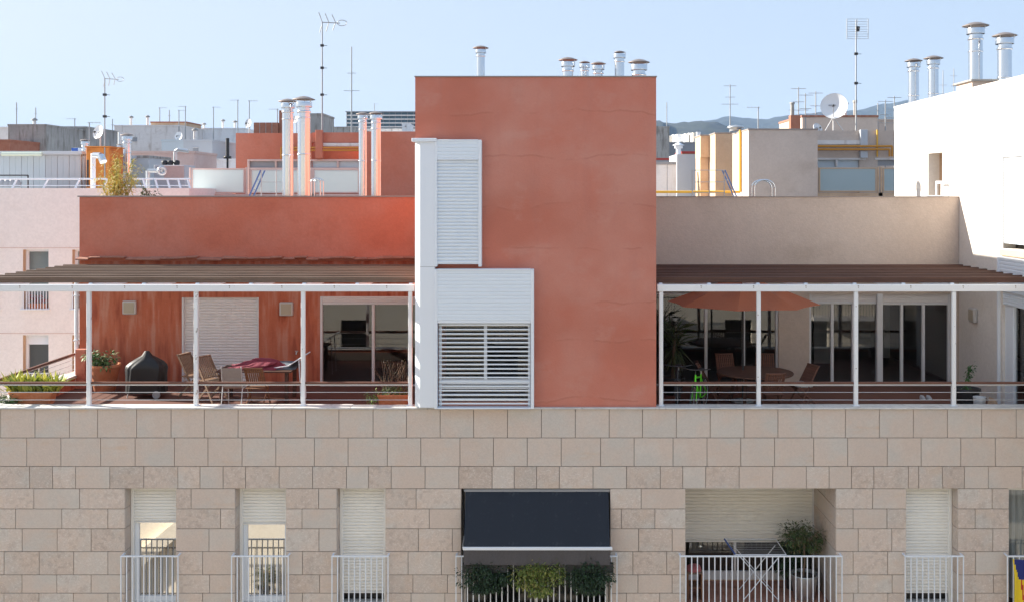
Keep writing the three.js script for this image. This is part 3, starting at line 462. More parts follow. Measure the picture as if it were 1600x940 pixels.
{ const x = -11.55; const rp = thing('drain_pipe', 'white downpipe at the outer end of the red terrace wall', 'pipe', [x, FLOOR, ZW + 0.06]); part('pipe', tube([[x, FLOOR, ZW + 0.06], [x, 17.5, ZW + 0.06]], 0.045, 12), M.whiteMetal, rp); part('bracket', [B(x - 0.06, x + 0.06, 15.8, 15.83, ZW, ZW + 0.12), B(x - 0.06, x + 0.06, 16.9, 16.93, ZW, ZW + 0.12)], M.whiteMetal, rp); }
function railing(label, spans, side) {
  const r = thing('terrace_railing', label, 'railing', [wx(spans[0], 22.2), 15, -0.2], 'terrace railings');
  for (let i = 0; i < spans.length - 1; i++) { const a = wx(spans[i], 22.2) + 0.045, b = wx(spans[i + 1], 22.2) - 0.045;
    part('handrail', CB(a, b, 15.455, 15.50, -0.235, -0.165, 0.012), M.rail, r, { ox: i * 1.3 }); part('rail_support', CB(a, b, 15.425, 15.452, -0.225, -0.175, 0.004), M.alu, r);
    for (const y of [15.28, 15.12]) part('wire', tube([[a, y, -0.2], [b, y, -0.2]], 0.007, 6), M.steelDull, r); }
  if (side) { const x = XL + 0.15; part('handrail', CB(x - 0.035, x + 0.035, 15.455, 15.50, ZW - 0.6, -0.1, 0.012), M.rail, r); part('rail_support', CB(x - 0.02, x + 0.02, 15.425, 15.452, ZW - 0.6, -0.1, 0.004), M.alu, r); for (const y of [15.34, 15.22, 15.1]) part('wire', tube([[x, y, ZW - 0.4], [x, y, -0.1]], 0.006, 6), M.steelDull, r); for (const z of [ZW - 0.3, ZW + 1.9, -0.3]) part('rail_post', CB(x - 0.018, x + 0.018, 14.95, 15.424, z - 0.018, z + 0.018), M.alu, r); }
}
railing('brown handrail with steel wires along the sunlit left terrace and its end', [-60, 138.5, 306, 473.5, 641], true);
railing('brown handrail with steel wires along the shaded right terrace', [1033, 1185.5, 1337.5, 1490.5, 1640], false);
// wall lamps
function wallLamp(label, x, y, z, turn) { const l = thing('wall_lamp', label, 'lamp', [x, y, z], 'square terrace wall lamps'); part('housing', CB(-0.17, 0.17, -0.17, 0.17, 0.002, 0.10, 0.02), M.alu, l, { local: 1 }); part('diffuser', CB(-0.13, 0.13, -0.13, 0.13, 0.101, 0.115, 0.006), std(0.42, 0.36, 0.27, 0.4), l, { local: 1 }); l.rotation.y = turn; }
wallLamp('square wall lamp on the red wall above the covered barbecue', wx(203, DW), wy(480, DW), ZW, 0);
wallLamp('square wall lamp on the red wall between shutter and sliding door', wx(448, DW), wy(482, DW), ZW, 0);
{ const d = XR * F / (1524 - VX); wallLamp('square wall lamp on the white building side wall', XR, wy(492, d), wz(d), -Math.PI / 2); }

// balcony railings of the facade
function balcony(label, p0, p1, n, plain) {
  const dz = 0.16, d = 22 - dz, x0 = wx(p0, d), x1 = wx(p1, d), yt = wy(867.5, d), r = thing('balcony_railing', label, 'railing', [(x0 + x1) / 2, 10.7, dz], 'white balcony railings on the stone facade');
  part('top_rail', [CB(x0, x1, yt - 0.028, yt, dz - 0.02, dz + 0.02, 0.004), CB(x0, x0 + 0.035, yt - 0.026, yt - 0.002, -0.03, dz - 0.021, 0.003), CB(x1 - 0.035, x1, yt - 0.026, yt - 0.002, -0.03, dz - 0.021, 0.003)], M.whiteMetal, r);
  part('bottom_rail', CB(x0, x1, 10.72, 10.75, dz - 0.02, dz + 0.02, 0.004), M.whiteMetal, r);
  for (let i = 0; i < n; i++) { const x = x0 + 0.012 + (x1 - x0 - 0.024) * i / (n - 1); part('bar', CB(x - 0.011, x + 0.011, 10.752, yt - 0.03, dz - 0.011, dz + 0.011, 0.003), M.whiteMetal, r); }
  return r;
}
balcony('white railing before the leftmost facade window', 187.5, 278.5, 11);
balcony('white railing before the second facade window mirroring a plant', 360.5, 451, 11);
balcony('white railing before the closed shutter left of the awning', 517.5, 607, 11);
balcony('white railing below the navy awning', 711.5, 965, 29);
balcony('white railing before the loggia with the small tree', 1062, 1317, 29);
balcony('white railing before the closed shutter right of the loggia', 1414, 1507, 11);
balcony('white railing with a flag at the right edge', 1574, 1660, 10);
{ // flag tied to the right railing
  const d = 21.8, x0 = wx(1583, d), x1 = wx(1625, d), y1 = wy(873, d), y0 = wy(960, d), n = 22, pos = [], col = [];
  const f = (u, v) => V(x0 + (x1 - x0) * u, y1 + (y0 - y1) * v - 0.03 * u, 0.2 + 0.02 * Math.sin(u * 9 + v * 3) + 0.012 * Math.sin(u * 21));
  const c = (u, v) => { const blue = v < 0.62 - Math.abs(u - 0.55) * 0 && v < 1.7 * (u - 0.02) && v < 0.30 + 0.2 * u; if (blue) return [0.02, 0.03, 0.17]; return ((u * 5.2 - v * 1.4 + 9) % 1) < 0.36 && u > 0.28 ? [0.5, 0.04, 0.02] : [0.78, 0.56, 0.02]; };
  for (let i = 0; i < n; i++) for (let j = 0; j < n; j++) { const q = [[i, j], [i, j + 1], [i + 1, j + 1], [i, j], [i + 1, j + 1], [i + 1, j]], cc = c((i + 0.5) / n, (j + 0.5) / n); for (const [a, b] of q) { const p = f(a / n, b / n); if (b / n > 0 && a === 0) p.x += 0.10 * b / n; pos.push(p.x, p.y, p.z); col.push(...cc); } }
  const g = new THREE.BufferGeometry(); g.setAttribute('position', new THREE.Float32BufferAttribute(pos, 3)); g.setAttribute('color', new THREE.Float32BufferAttribute(col, 3)); g.computeVertexNormals();
  single('flag', 'blue, yellow and red striped flag tied to the right edge railing', 'flag', g, new THREE.MeshStandardMaterial({ vertexColors: true, roughness: 0.85, side: THREE.DoubleSide }));
}
// awning
{
  const X = (p) => wx(p, 22), a = thing('awning', 'navy drop arm awning with white front bar over the middle window', 'awning', [X(838), 12, 0]);
  const xa = X(727), xb = X(951), yt = wy(766, 22.05), zt = -0.05, zb = 0.42, db = 22 - zb, yb = wy(856, db), n = 30, fab = new THREE.MeshStandardMaterial({ map: colourTex(512, 0.9, (i, x, y) => { const q = cl((N2[i] - 0.6) * 5) * cl((N3[i] - 0.5) * 4); return mix([0.010, 0.016, 0.028], [0.05, 0.06, 0.075], q * 0.5).map((v) => v * (0.85 + 0.3 * NF[i])); }), roughness: 0.8, side: THREE.DoubleSide });
  const prof = []; for (let i = 0; i <= n; i++) { const t = i / n; prof.push([yt + (yb + 0.02 - yt) * t - 0.012 * Math.sin(t * Math.PI), zt + (zb - zt) * t]); }
  part('fabric', profileSheet(xa, xb, prof), fab, a);
  for (const p of [785, 843, 900]) part('seam', profileSheet(X(p), X(p) + 0.02, prof.map(([y, z]) => [y + 0.001, z + 0.004])), fab, a);
  part('roller', tube([[xa - 0.03, yt, zt - 0.03], [xb + 0.03, yt, zt - 0.03]], 0.045, 14), M.grey, a);
  part('front_bar', CB(xa - 0.02, xb + 0.05, yb - 0.035, yb + 0.028, zb - 0.02, zb + 0.03, 0.008), M.whiteMetal, a);
  const g = new THREE.PlaneGeometry(xb - xa, 0.30, 120, 4).translate((xa + xb) / 2, yb - 0.19, zb), p = g.attributes.position; for (let i = 0; i < p.count; i++) { const k = (yb - 0.04 - p.getY(i)) / 0.3; p.setZ(i, zb + 0.012 * k * Math.sin(p.getX(i) * 11) + 0.006 * k * Math.sin(p.getX(i) * 37 + 1)); p.setY(i, p.getY(i) + 0.006 * k * Math.sin(p.getX(i) * 3.1)); } g.computeVertexNormals();
  part('valance', g, new THREE.MeshStandardMaterial({ map: colourTex(256, 0.6, (i) => [0.085, 0.078, 0.08].map((v) => v * (0.8 + 0.4 * NF[i]))), roughness: 0.9, side: THREE.DoubleSide }), a);
  for (const x of [xa - 0.03, xb + 0.02]) { part('guide', bar([x, yt, -0.06], [x, yt - 1.25, -0.06], 0.02, 0.02), M.capDark, a); part('arm', bar([x, yt - 0.95, -0.05], [x, yb, zb - 0.02], 0.018, 0.02), x < xa ? M.alu : M.capDark, a); }
}
console.log('facade');

// ---------------------------------------------------------------- plants
function cloud(n, seed, centre, rad, size, cols, o = {}) {   // leaves through an uneven crown volume made of clumps
  const r = rng(seed), out = [], clumps = []; for (let i = 0; i < (o.clumps ?? 14); i++) { let v; do { v = V(r() * 2 - 1, r() * 2 - 1, r() * 2 - 1); } while (v.length() > 1); clumps.push([v, 0.22 + 0.3 * r()]); }
  for (let i = 0; i < n; i++) { const [c, cr] = clumps[r() * clumps.length | 0], dir = V(r() * 2 - 1, r() * 2 - 1, r() * 2 - 1).normalize(), p = c.clone().multiplyScalar(0.8).addScaledVector(dir, cr * Math.cbrt(r()));
    p.set(centre[0] + p.x * rad[0], centre[1] + p.y * rad[1], centre[2] + p.z * rad[2]);
    const q = cols[r() * cols.length | 0], k = 0.75 + 0.5 * r(), l = size * (0.7 + 0.6 * r());
    const d = dir.clone().add(V(0, o.droop ?? -0.2, 0)).normalize(); out.push({ p, d, l, w: l * (o.ratio ?? 0.5), c: q.map((v) => v * k) }); }
  return leafGeo(out);
}
const GREEN = [[0.06, 0.13, 0.03], [0.08, 0.16, 0.04], [0.05, 0.10, 0.025]], DARK = [[0.022, 0.055, 0.018], [0.03, 0.075, 0.022], [0.018, 0.04, 0.015]], LIME = [[0.24, 0.30, 0.05], [0.30, 0.34, 0.07], [0.17, 0.24, 0.04], [0.36, 0.33, 0.10]], OLIVE = [[0.10, 0.14, 0.05], [0.13, 0.16, 0.06], [0.08, 0.10, 0.035], [0.2, 0.14, 0.06]];
function blades(n, seed, base, spread, len, w, cols, up = 1) {
  const r = rng(seed), out = []; for (let i = 0; i < n; i++) { const t = r() * 6.283, s = r(), d = V(Math.cos(t) * (0.25 + 0.7 * s), up * (0.5 + 0.6 * r()), Math.sin(t) * (0.25 + 0.7 * s)).normalize(), l = len * (0.6 + 0.5 * r()), c = cols[r() * cols.length | 0], k = 0.75 + 0.5 * r();
    out.push({ p: V(base[0] + (r() - 0.5) * spread[0], base[1] + (r() - 0.5) * spread[1], base[2] + (r() - 0.5) * spread[2]), d, l, w, c: c.map((v) => v * k), bend: 0.3 * r() }); }
  return leafGeo(out);
}
function pot(root, x, y, z, r0, r1, h, mat) { part('pot', lathe([[0, 0], [r0, 0], [r1 * 0.96, h * 0.86], [r1 * 1.06, h * 0.87], [r1 * 1.06, h], [r1 * 0.93, h], [r1 * 0.9, h * 0.9], [0, h * 0.9]], x, y, z, 28), mat, root); part('soil', new THREE.CircleGeometry(r1 * 0.9, 20).rotateX(-Math.PI / 2).translate(x, y + h * 0.905, z), M.soil, root); }
function trough(root, x0, x1, y, z0, z1, h, mat) { const cx = (x0 + x1) / 2, cz = (z0 + z1) / 2, a = (x1 - x0) / 2, b = (z1 - z0) / 2; part('trough', rings([[cx, y, cz, a * 0.86, b * 0.8, 8], [cx, y + h * 0.85, cz, a * 0.97, b * 0.95, 8], [cx, y + h * 0.86, cz, a, b, 8], [cx, y + h, cz, a, b, 8], [cx, y + h, cz, a * 0.95, b * 0.9, 8], [cx, y + h * 0.9, cz, a * 0.93, b * 0.88, 8]], 40), mat, root); }
{ // planter with yellow green leaves at the far left
  const d = 22.75, z = wz(d), x0 = wx(16, d), x1 = wx(86, d), y = 14.93; const t = thing('planter', 'orange trough of yellow green broad leaved plants at the left end', 'planter', [(x0 + x1) / 2, y, z]);
  part('support', B(x0 + 0.1, x1 - 0.1, FLOOR, y - 0.002, z - 0.12, z + 0.12), M.terracotta, t); trough(t, x0, x1, y, z - 0.17, z + 0.17, 0.27, M.terracotta);
  part('foliage', blades(260, 11, [(x0 + x1) / 2, y + 0.24, z], [x1 - x0 + 0.08, 0.05, 0.25], 0.50, 0.11, [[0.50, 0.50, 0.07], [0.62, 0.58, 0.12], [0.38, 0.44, 0.06], [0.2, 0.28, 0.05]], 1.2), M.leaf, t);
  part('trailing_foliage', cloud(420, 12, [x0 + 0.06, y + 0.1, z + 0.16], [0.27, 0.26, 0.14], 0.085, [...GREEN, [0.2, 0.24, 0.14]], { droop: -0.7 }), M.leaf, t);
}
{ const d = 25.6, z = wz(d), x = wx(163, d), t = thing('potted_plant', 'tall terracotta pot of green leafy plant beside the barbecue', 'plant', [x, FLOOR, z]); pot(t, x, FLOOR, z, 0.24, 0.36, 0.66, M.terracotta); part('foliage', cloud(520, 15, [x - 0.02, FLOOR + 0.80, z + 0.02], [0.44, 0.26, 0.38], 0.11, [...GREEN, [0.12, 0.2, 0.05], [0.22, 0.28, 0.08]]), M.leaf, t); part('stem', [0, 1, 2, 3].map((k) => tube([[x, FLOOR + 0.6, z], [x + 0.15 * Math.cos(k * 1.7), FLOOR + 0.85, z + 0.12 * Math.sin(k * 1.7)]], 0.008)), M.bark, t); }
{ const d = 22.75, z = wz(d), x0 = wx(590, d), x1 = wx(641, d), y = 14.88, t = thing('planter', 'orange trough of scraggly dry plants beside the tower', 'planter', [(x0 + x1) / 2, y, z]);
  part('support', B(x0 + 0.1, x1 - 0.1, FLOOR, y - 0.002, z - 0.1, z + 0.1), M.terracotta, t); trough(t, x0, x1, y, z - 0.17, z + 0.17, 0.27, M.terracotta);
  part('foliage', [cloud(420, 17, [(x0 + x1) / 2, y + 0.36, z], [0.44, 0.17, 0.2], 0.06, [...GREEN, [0.14, 0.22, 0.05], [0.18, 0.24, 0.06]]), cloud(160, 18, [x0 - 0.1, y + 0.2, z + 0.1], [0.18, 0.16, 0.12], 0.06, [[0.2, 0.3, 0.06], [0.12, 0.2, 0.05]])], M.leaf, t);
  const r = rng(19), tw = [], lf = []; for (let i = 0; i < 46; i++) { const a = r() * 6.28, s = 0.1 + 0.3 * r(), bx = (x0 + x1) / 2 + (r() - 0.5) * 0.5, h = 0.35 + 0.35 * r(), e = [bx + Math.cos(a) * s, y + 0.25 + h, z + Math.sin(a) * s * 0.6]; tw.push(tube([[bx, y + 0.24, z], [bx + Math.cos(a) * s * 0.4, y + 0.25 + h * 0.6, z + Math.sin(a) * s * 0.2], e], [0.0045, 0.0035, 0.002], 4)); for (let k = 0; k < 5; k++) lf.push({ p: V(...e).add(V((r() - 0.5) * 0.1, (r() - 0.5) * 0.12, (r() - 0.5) * 0.1)), d: V(r() - 0.5, r() - 0.5, r() - 0.5).normalize(), l: 0.04, w: 0.014, c: r() < 0.5 ? [0.11, 0.13, 0.06] : [0.13, 0.11, 0.07] }); }
  part('twigs', tw, M.bark, t); part('dry_leaves', leafGeo(lf), M.leaf, t);
}
{ // hanging boxes under the awning
  const d = 21.7, z = wz(d); const box = (label, p0, p1, py0, py1, cols, seed, n) => { const x0 = wx(p0, d), x1 = wx(p1, d), yA = wy(py0, d), yB = wy(py1, d), t = thing('hanging_plant', label, 'plant', [(x0 + x1) / 2, yB, z], 'plants on the railing under the awning'); part('planter_box', CB(x0 + 0.1, x1 - 0.1, yA - 0.12, yA + 0.06, z - 0.07, z + 0.06), M.dark, t);
    const cx = (x0 + x1) / 2, w = (x1 - x0) / 2; part('foliage', [cloud(n, seed, [cx, (yA + yB) / 2 + 0.10, z + 0.07], [w * 1.06, (yA - yB) * 0.62, 0.13], 0.062, cols, { clumps: 46, droop: -0.5 }), cloud(n / 3 | 0, seed + 1, [cx, yB + 0.14, z + 0.1], [w * 0.55, 0.15, 0.1], 0.055, cols, { clumps: 9, droop: -0.9 })], M.leaf, t); };
  box('dark green trailing plant at the left end of the awning railing', 716, 800, 884, 926, DARK, 41, 2200);
  box('lime green bushy plant in the middle of the awning railing', 799, 881, 882, 930, LIME.concat([[0.13, 0.19, 0.03], [0.10, 0.15, 0.025]]), 43, 2600);
  box('dark green trailing plant at the right end of the awning railing', 876, 966, 884, 926, DARK, 45, 2300);
}
{ // loggia: standard tree in a zinc tub, bush, drying rack, cupboard
  const d = 22.75, z = wz(d), x = wx(1257, d), yf = 10.75; const t = thing('potted_tree', 'small olive green standard tree in a zinc tub on the loggia', 'tree', [x, yf, z]);
  part('tub', lathe([[0, 0], [0.22, 0], [0.29, 0.5], [0.305, 0.5], [0.305, 0.53], [0.27, 0.52], [0.26, 0.46], [0, 0.46]], x, yf, z, 30), M.steelDull, t); part('soil', new THREE.CircleGeometry(0.26, 20).rotateX(-Math.PI / 2).translate(x, yf + 0.465, z), M.soil, t);
  const yc = wy(843, d); part('trunk', tube([[x - 0.02, yf + 0.45, z], [x + 0.012, yf + 0.8, z], [x - 0.005, yc - 0.1, z], [x, yc + 0.1, z]], [0.024, 0.02, 0.018, 0.012], 8), M.bark, t);
  const r = rng(51); part('branch', Array.from({ length: 14 }, (_, k) => { const a = k * 2.4, s = 0.2 + 0.22 * r(); return tube([[x, yc - 0.1 + 0.1 * r(), z], [x + Math.cos(a) * s, yc + 0.25 * r(), z + Math.sin(a) * s * 0.7]], [0.01, 0.004], 5); }), M.bark, t);
  part('crown', [cloud(2100, 52, [x - 0.01, yc + 0.03, z], [0.54, 0.34, 0.40], 0.06, OLIVE.concat(GREEN), { clumps: 34, ratio: 0.42 })], M.leaf, t);
  const d2 = 23.3, x2 = wx(1244, d2), b = thing('bush', 'dark leafy bush in shade behind the tub tree', 'plant', [x2, yf, wz(d2)]); pot(b, x2, yf, wz(d2), 0.2, 0.26, 0.4, M.dark); part('foliage', cloud(1500, 55, [x2, yf + 0.75, wz(d2)], [0.42, 0.6, 0.3], 0.09, DARK, { clumps: 30 }), M.leaf, b);
  const dr = 22.9, zr = wz(dr), xa = wx(1138, dr), xb = wx(1218, dr), yr = wy(860, dr) + 0.02, rk = thing('drying_rack', 'folding white laundry drying rack on the loggia', 'drying rack', [(xa + xb) / 2, yf, zr]);
  part('rack_frame', tube([[xa, yr + 0.12, zr - 0.35], [xb, yr + 0.12, zr - 0.35], [xb + 0.08, yr, zr + 0.3], [xa + 0.1, yr, zr + 0.3], [xa, yr + 0.12, zr - 0.35]], 0.011), M.whiteMetal, rk);
  for (let k = 1; k < 9; k++) { const f = k / 9; part('wire', tube([[xa + 0.1 * f, yr + 0.12 * (1 - f), zr - 0.35 + 0.65 * f], [xb + 0.08 * f, yr + 0.12 * (1 - f), zr - 0.35 + 0.65 * f]], 0.004, 4), M.steelDull, rk); }
  for (const zz of [zr - 0.3, zr + 0.27]) { part('leg', tube([[xa + 0.16, yr, zz], [xb - 0.1, yf + 0.012, zz]], 0.011), M.whiteMetal, rk); part('leg', tube([[xb - 0.02, yr, zz], [xa + 0.3, yf + 0.012, zz]], 0.011), M.whiteMetal, rk); }
  part('end_cap', tube([[xa - 0.02, yr + 0.12, zr - 0.35], [xa + 0.1, yr + 0.005, zr + 0.3]], 0.018), std(0.05, 0.12, 0.4, 0.5), rk);
  const d3 = 22.8, c = thing('side_cabinet', 'small wooden shelf unit with clutter at the loggia left', 'cabinet', [wx(1084, d3), yf, wz(d3)]), cx = wx(1084, d3), cz = wz(d3), ct = wy(890, d3);
  for (const s of [-1, 1]) part('side_panel', B(cx + s * 0.15 - 0.015, cx + s * 0.15 + 0.015, yf, ct - 0.022, cz - 0.2, cz + 0.2), M.teakOrange, c); part('top', CB(cx - 0.18, cx + 0.18, ct - 0.02, ct, cz - 0.22, cz + 0.22), M.teak, c); part('shelf', B(cx - 0.133, cx + 0.133, yf + 0.25, yf + 0.27, cz - 0.2, cz + 0.19), M.teakOrange, c);
  single('folded_cloth', 'red and white folded cloths on the loggia shelf unit', 'cloth', [rings([[cx, ct + 0.003, cz, 0.14, 0.16, 4], [cx, ct + 0.05, cz, 0.15, 0.17, 3], [cx + 0.02, ct + 0.1, cz, 0.11, 0.12, 2.5]], 20, true, (k, t) => 0.06 * Math.sin(5 * t + k))], std(0.4, 0.12, 0.12, 0.95));
  const st2 = thing('ceiling_lamp', 'small silver lamp hanging behind the loggia window', 'lamp', [wx(1094, 24.4), wy(850, 24.4), wz(24.4)]); part('shade', lathe([[0.02, 0.12], [0.07, 0.1], [0.1, 0]], wx(1094, 24.4), wy(852, 24.4), wz(24.4)), M.steel, st2); part('cord', tube([[wx(1094, 24.4), wy(852, 24.4) + 0.1, wz(24.4)], [wx(1094, 24.4), 13.2, wz(24.4)]], 0.005), M.dark, st2);
}
// ---------------------------------------------------------------- left terrace furniture
{ // covered barbecue
  const d = 24.9, z = wz(d), x = wx(229, d), h = wy(547, d) - FLOOR, t = thing('barbecue', 'black covered kettle barbecue on the left terrace', 'barbecue', [x, FLOOR, z]);
  const w = (k, a) => 0.035 * Math.sin(7 * a + k * 0.5) * (1 - k / 12) + 0.02 * Math.sin(13 * a + k);
  const cover = new THREE.MeshStandardMaterial({ color: lin(0.011, 0.011, 0.012), roughness: 0.5, side: THREE.DoubleSide });
  const p = [[0.12, .45, .27, 4], [.3, .44, .28, 4], [.55, .44, .28, 4], [.72, .45, .29, 4], [.80, .43, .28, 3.5], [.88, .36, .25, 3], [.96, .24, .19, 2.6], [1.03, .12, .12, 2.2], [h - 0.01, .05, .05, 2]].map(([y, a, b, e], k) => [x + (k > 4 ? 0.0 : 0), FLOOR + y * (k < 8 ? h / 1.15 : 1), z, a, b, e]);
  part('cover', rings(p, 56, true, w), cover, t);
  part('wheel', [new THREE.TorusGeometry(0.075, 0.02, 8, 24).translate(x + 0.33, FLOOR + 0.095, z + 0.30), new THREE.CylinderGeometry(0.07, 0.07, 0.03, 24).rotateX(Math.PI / 2).translate(x + 0.33, FLOOR + 0.095, z + 0.30)], std(0.3, 0.3, 0.3, 0.5), t);
  for (const q of [-0.36, 0.3]) part('leg', tube([[x + q, FLOOR + 0.2, z + 0.18], [x + q * 1.08, FLOOR + 0.005, z + 0.2]], 0.014), M.alu, t);
}
function chairProto(name, label, mat) {   // folding slatted chair, facing +z, local coordinates
  const c = thing(name, label, 'chair', [0, 0, 0], 'wooden terrace chairs');
  for (const s of [-1, 1]) { part('leg', bar([s * 0.22, 0, 0.24], [s * 0.2, 0.92, -0.28], 0.025, 0.04), mat, c, { local: 1 }); part('leg', bar([s * 0.19, 0, -0.26], [s * 0.19, 0.46, 0.2], 0.025, 0.04), mat, c, { local: 1 }); }
  for (let k = 0; k < 7; k++) part('seat_slat', CB(-0.21, 0.21, 0.435, 0.455, -0.2 + k * 0.064, -0.15 + k * 0.064, 0.005), mat, c, { local: 1, ox: k * 0.3 });
  for (let k = 0; k < 8; k++) part('back_slat', bar([-0.165 + k * 0.047, 0.5, -0.065], [-0.165 + k * 0.047, 0.9, -0.265], 0.032, 0.012), mat, c, { local: 1, oy: k * 0.3 });
  part('back_rail', bar([-0.21, 0.5, -0.05], [0.21, 0.5, -0.05], 0.03, 0.02), mat, c, { local: 1 }); part('back_rail', bar([-0.22, 0.91, -0.275], [0.22, 0.91, -0.275], 0.055, 0.022), mat, c, { local: 1 });
  part('cross_bar', [bar([-0.19, 0.2, -0.06], [0.19, 0.2, -0.06], 0.02, 0.02)], mat, c, { local: 1 });
  return c;
}
{
  const P = (px, d) => [wx(px, d), FLOOR, wz(d)];
  const c = chairProto('garden_chair', 'weathered slatted garden chair left of the table, nearest the shutter edge', M.teak); c.position.set(...P(303, 25.0)); c.rotation.y = 1.25; c.scale.setScalar(1.08);
  const c2 = copyOf(c, 'weathered slatted garden chair with sunlit seat between post and sling chair', P(331, 24.3), 1.1); c2.scale.setScalar(1.12);
  const o = chairProto('garden_chair', 'orange brown slatted chair with its back to the railing on the left terrace', M.teakOrange); o.position.set(...P(402, 23.7)); o.rotation.y = Math.PI - 0.1;
  // sling chair, back to the railing
  const [sx, , sz] = P(365, 23.6), sl = thing('sling_chair', 'beige fabric sling chair seen from behind on the left terrace', 'chair', [sx, FLOOR, sz]), fab = new THREE.MeshStandardMaterial({ map: colourTex(256, 0.3, (i) => [0.30, 0.255, 0.225].map((v) => v * (0.8 + 0.4 * NF[i]))), roughness: 0.95, side: THREE.DoubleSide });
  part('sling', profileSheet(sx - 0.21, sx + 0.21, [[FLOOR + 0.92, sz + 0.2], [FLOOR + 0.7, sz + 0.14], [FLOOR + 0.48, sz + 0.1], [FLOOR + 0.42, sz - 0.05], [FLOOR + 0.43, sz - 0.34]].flatMap((q, i, a) => i < a.length - 1 ? [q, [(q[0] + a[i + 1][0]) / 2 - 0.01, (q[1] + a[i + 1][1]) / 2]] : [q])), fab, sl);
  for (const s of [-1, 1]) { part('frame', tube([[sx + s * 0.22, FLOOR + 0.95, sz + 0.21], [sx + s * 0.22, FLOOR + 0.45, sz + 0.09], [sx + s * 0.22, FLOOR + 0.44, sz - 0.36]], 0.014), M.alu, sl); part('leg', tube([[sx + s * 0.22, FLOOR + 0.45, sz + 0.1], [sx + s * 0.22, FLOOR + 0.005, sz + 0.22]], 0.013), M.alu, sl); part('leg', tube([[sx + s * 0.22, FLOOR + 0.44, sz - 0.33], [sx + s * 0.22, FLOOR + 0.005, sz - 0.36]], 0.013), M.alu, sl); }
  const dt = 24.5, tx0 = wx(345, dt), tx1 = wx(462, dt), tz = wz(dt), ty = FLOOR + 0.74, t = thing('dining_table', 'dark wooden table on the left terrace heaped with parasol and cushions', 'table', [(tx0 + tx1) / 2, FLOOR, tz]);
  for (let k = 0; k < 6; k++) part('plank', CB(tx0, tx1, ty - 0.035, ty, tz - 0.45 + k * 0.15, tz - 0.455 + (k + 1) * 0.15, 0.005), M.slatR, t, { ox: k }); for (const x of [tx0 + 0.12, tx1 - 0.12]) for (const z of [tz - 0.38, tz + 0.38]) part('leg', CB(x - 0.04, x + 0.04, FLOOR, ty - 0.037, z - 0.04, z + 0.04), M.slatR, t);
  // folded parasol cloth and cushions on the table
  const cx = wx(405, dt), wob = (k, a) => 0.12 * Math.sin(3 * a + k * 1.3) + 0.09 * Math.sin(7 * a + 2.1 * k) + 0.05 * Math.sin(15 * a + k);
  single('folded_parasol', 'burgundy folded parasol cloth heaped on the left terrace table', 'parasol', [rings([[cx, ty + 0.004, tz + 0.05, 0.62, 0.3, 2.4], [cx - 0.03, ty + 0.05, tz + 0.06, 0.64, 0.3, 2.2], [cx - 0.05, ty + 0.085, tz + 0.04, 0.55, 0.24, 2.1], [cx + 0.03, ty + 0.10, tz + 0.05, 0.47, 0.24, 2.1], [cx + 0.08, ty + 0.16, tz + 0.02, 0.40, 0.2, 2], [cx + 0.12, ty + 0.185, tz, 0.3, 0.12, 2], [cx + 0.06, ty + 0.225, tz, 0.2, 0.1, 2], [cx + 0.02, ty + 0.235, tz, 0.06, 0.03, 2]], 64, true, wob)], std(0.20, 0.03, 0.05, 0.85));
  const qx = wx(447, dt), lounger = thing('folded_lounger', 'grey folded lounge chair leaning over the table end by the post', 'lounger', [qx, FLOOR, tz + 0.2]);
  part('fabric', profileSheet(qx - 0.28, qx + 0.28, [[ty + 0.12, tz - 0.3], [ty + 0.07, tz], [ty + 0.02, tz + 0.3]]), std(0.12, 0.15, 0.18, 0.9), lounger); for (const s of [-1, 1]) part('frame_tube', tube([[qx - 0.45, ty + 0.015, tz + s * 0.28], [qx + 0.1, ty + 0.09, tz + s * 0.26], [qx + 0.5, ty + 0.34, tz + s * 0.24]], 0.014), M.whiteMetal, lounger); part('back_fabric', new THREE.PlaneGeometry(0.5, 0.5).rotateX(-Math.PI / 2).rotateZ(0.55).translate(qx + 0.3, ty + 0.2, tz), std(0.12, 0.15, 0.18, 0.9), lounger); part('leg', [tube([[qx + 0.35, ty + 0.22, tz + 0.25], [qx + 0.4, FLOOR + 0.01, tz + 0.25]], 0.014), tube([[qx + 0.35, ty + 0.22, tz - 0.25], [qx + 0.4, FLOOR + 0.01, tz - 0.25]], 0.014)], M.whiteMetal, lounger);
  const tap = thing('garden_tap', 'small metal tap on the red wall beside the sliding door', 'tap', [wx(464, DW), wy(549, DW), ZW]); part('spout', [tube([[wx(464, DW), wy(549, DW), ZW], [wx(464, DW), wy(549, DW), ZW + 0.09], [wx(464, DW), wy(549, DW) - 0.05, ZW + 0.11]], 0.016, 8)], M.steelDull, tap); part('handle', B(wx(464, DW) - 0.04, wx(464, DW) + 0.04, wy(549, DW) + 0.02, wy(549, DW) + 0.035, ZW + 0.05, ZW + 0.065), M.steelDull, tap);
}
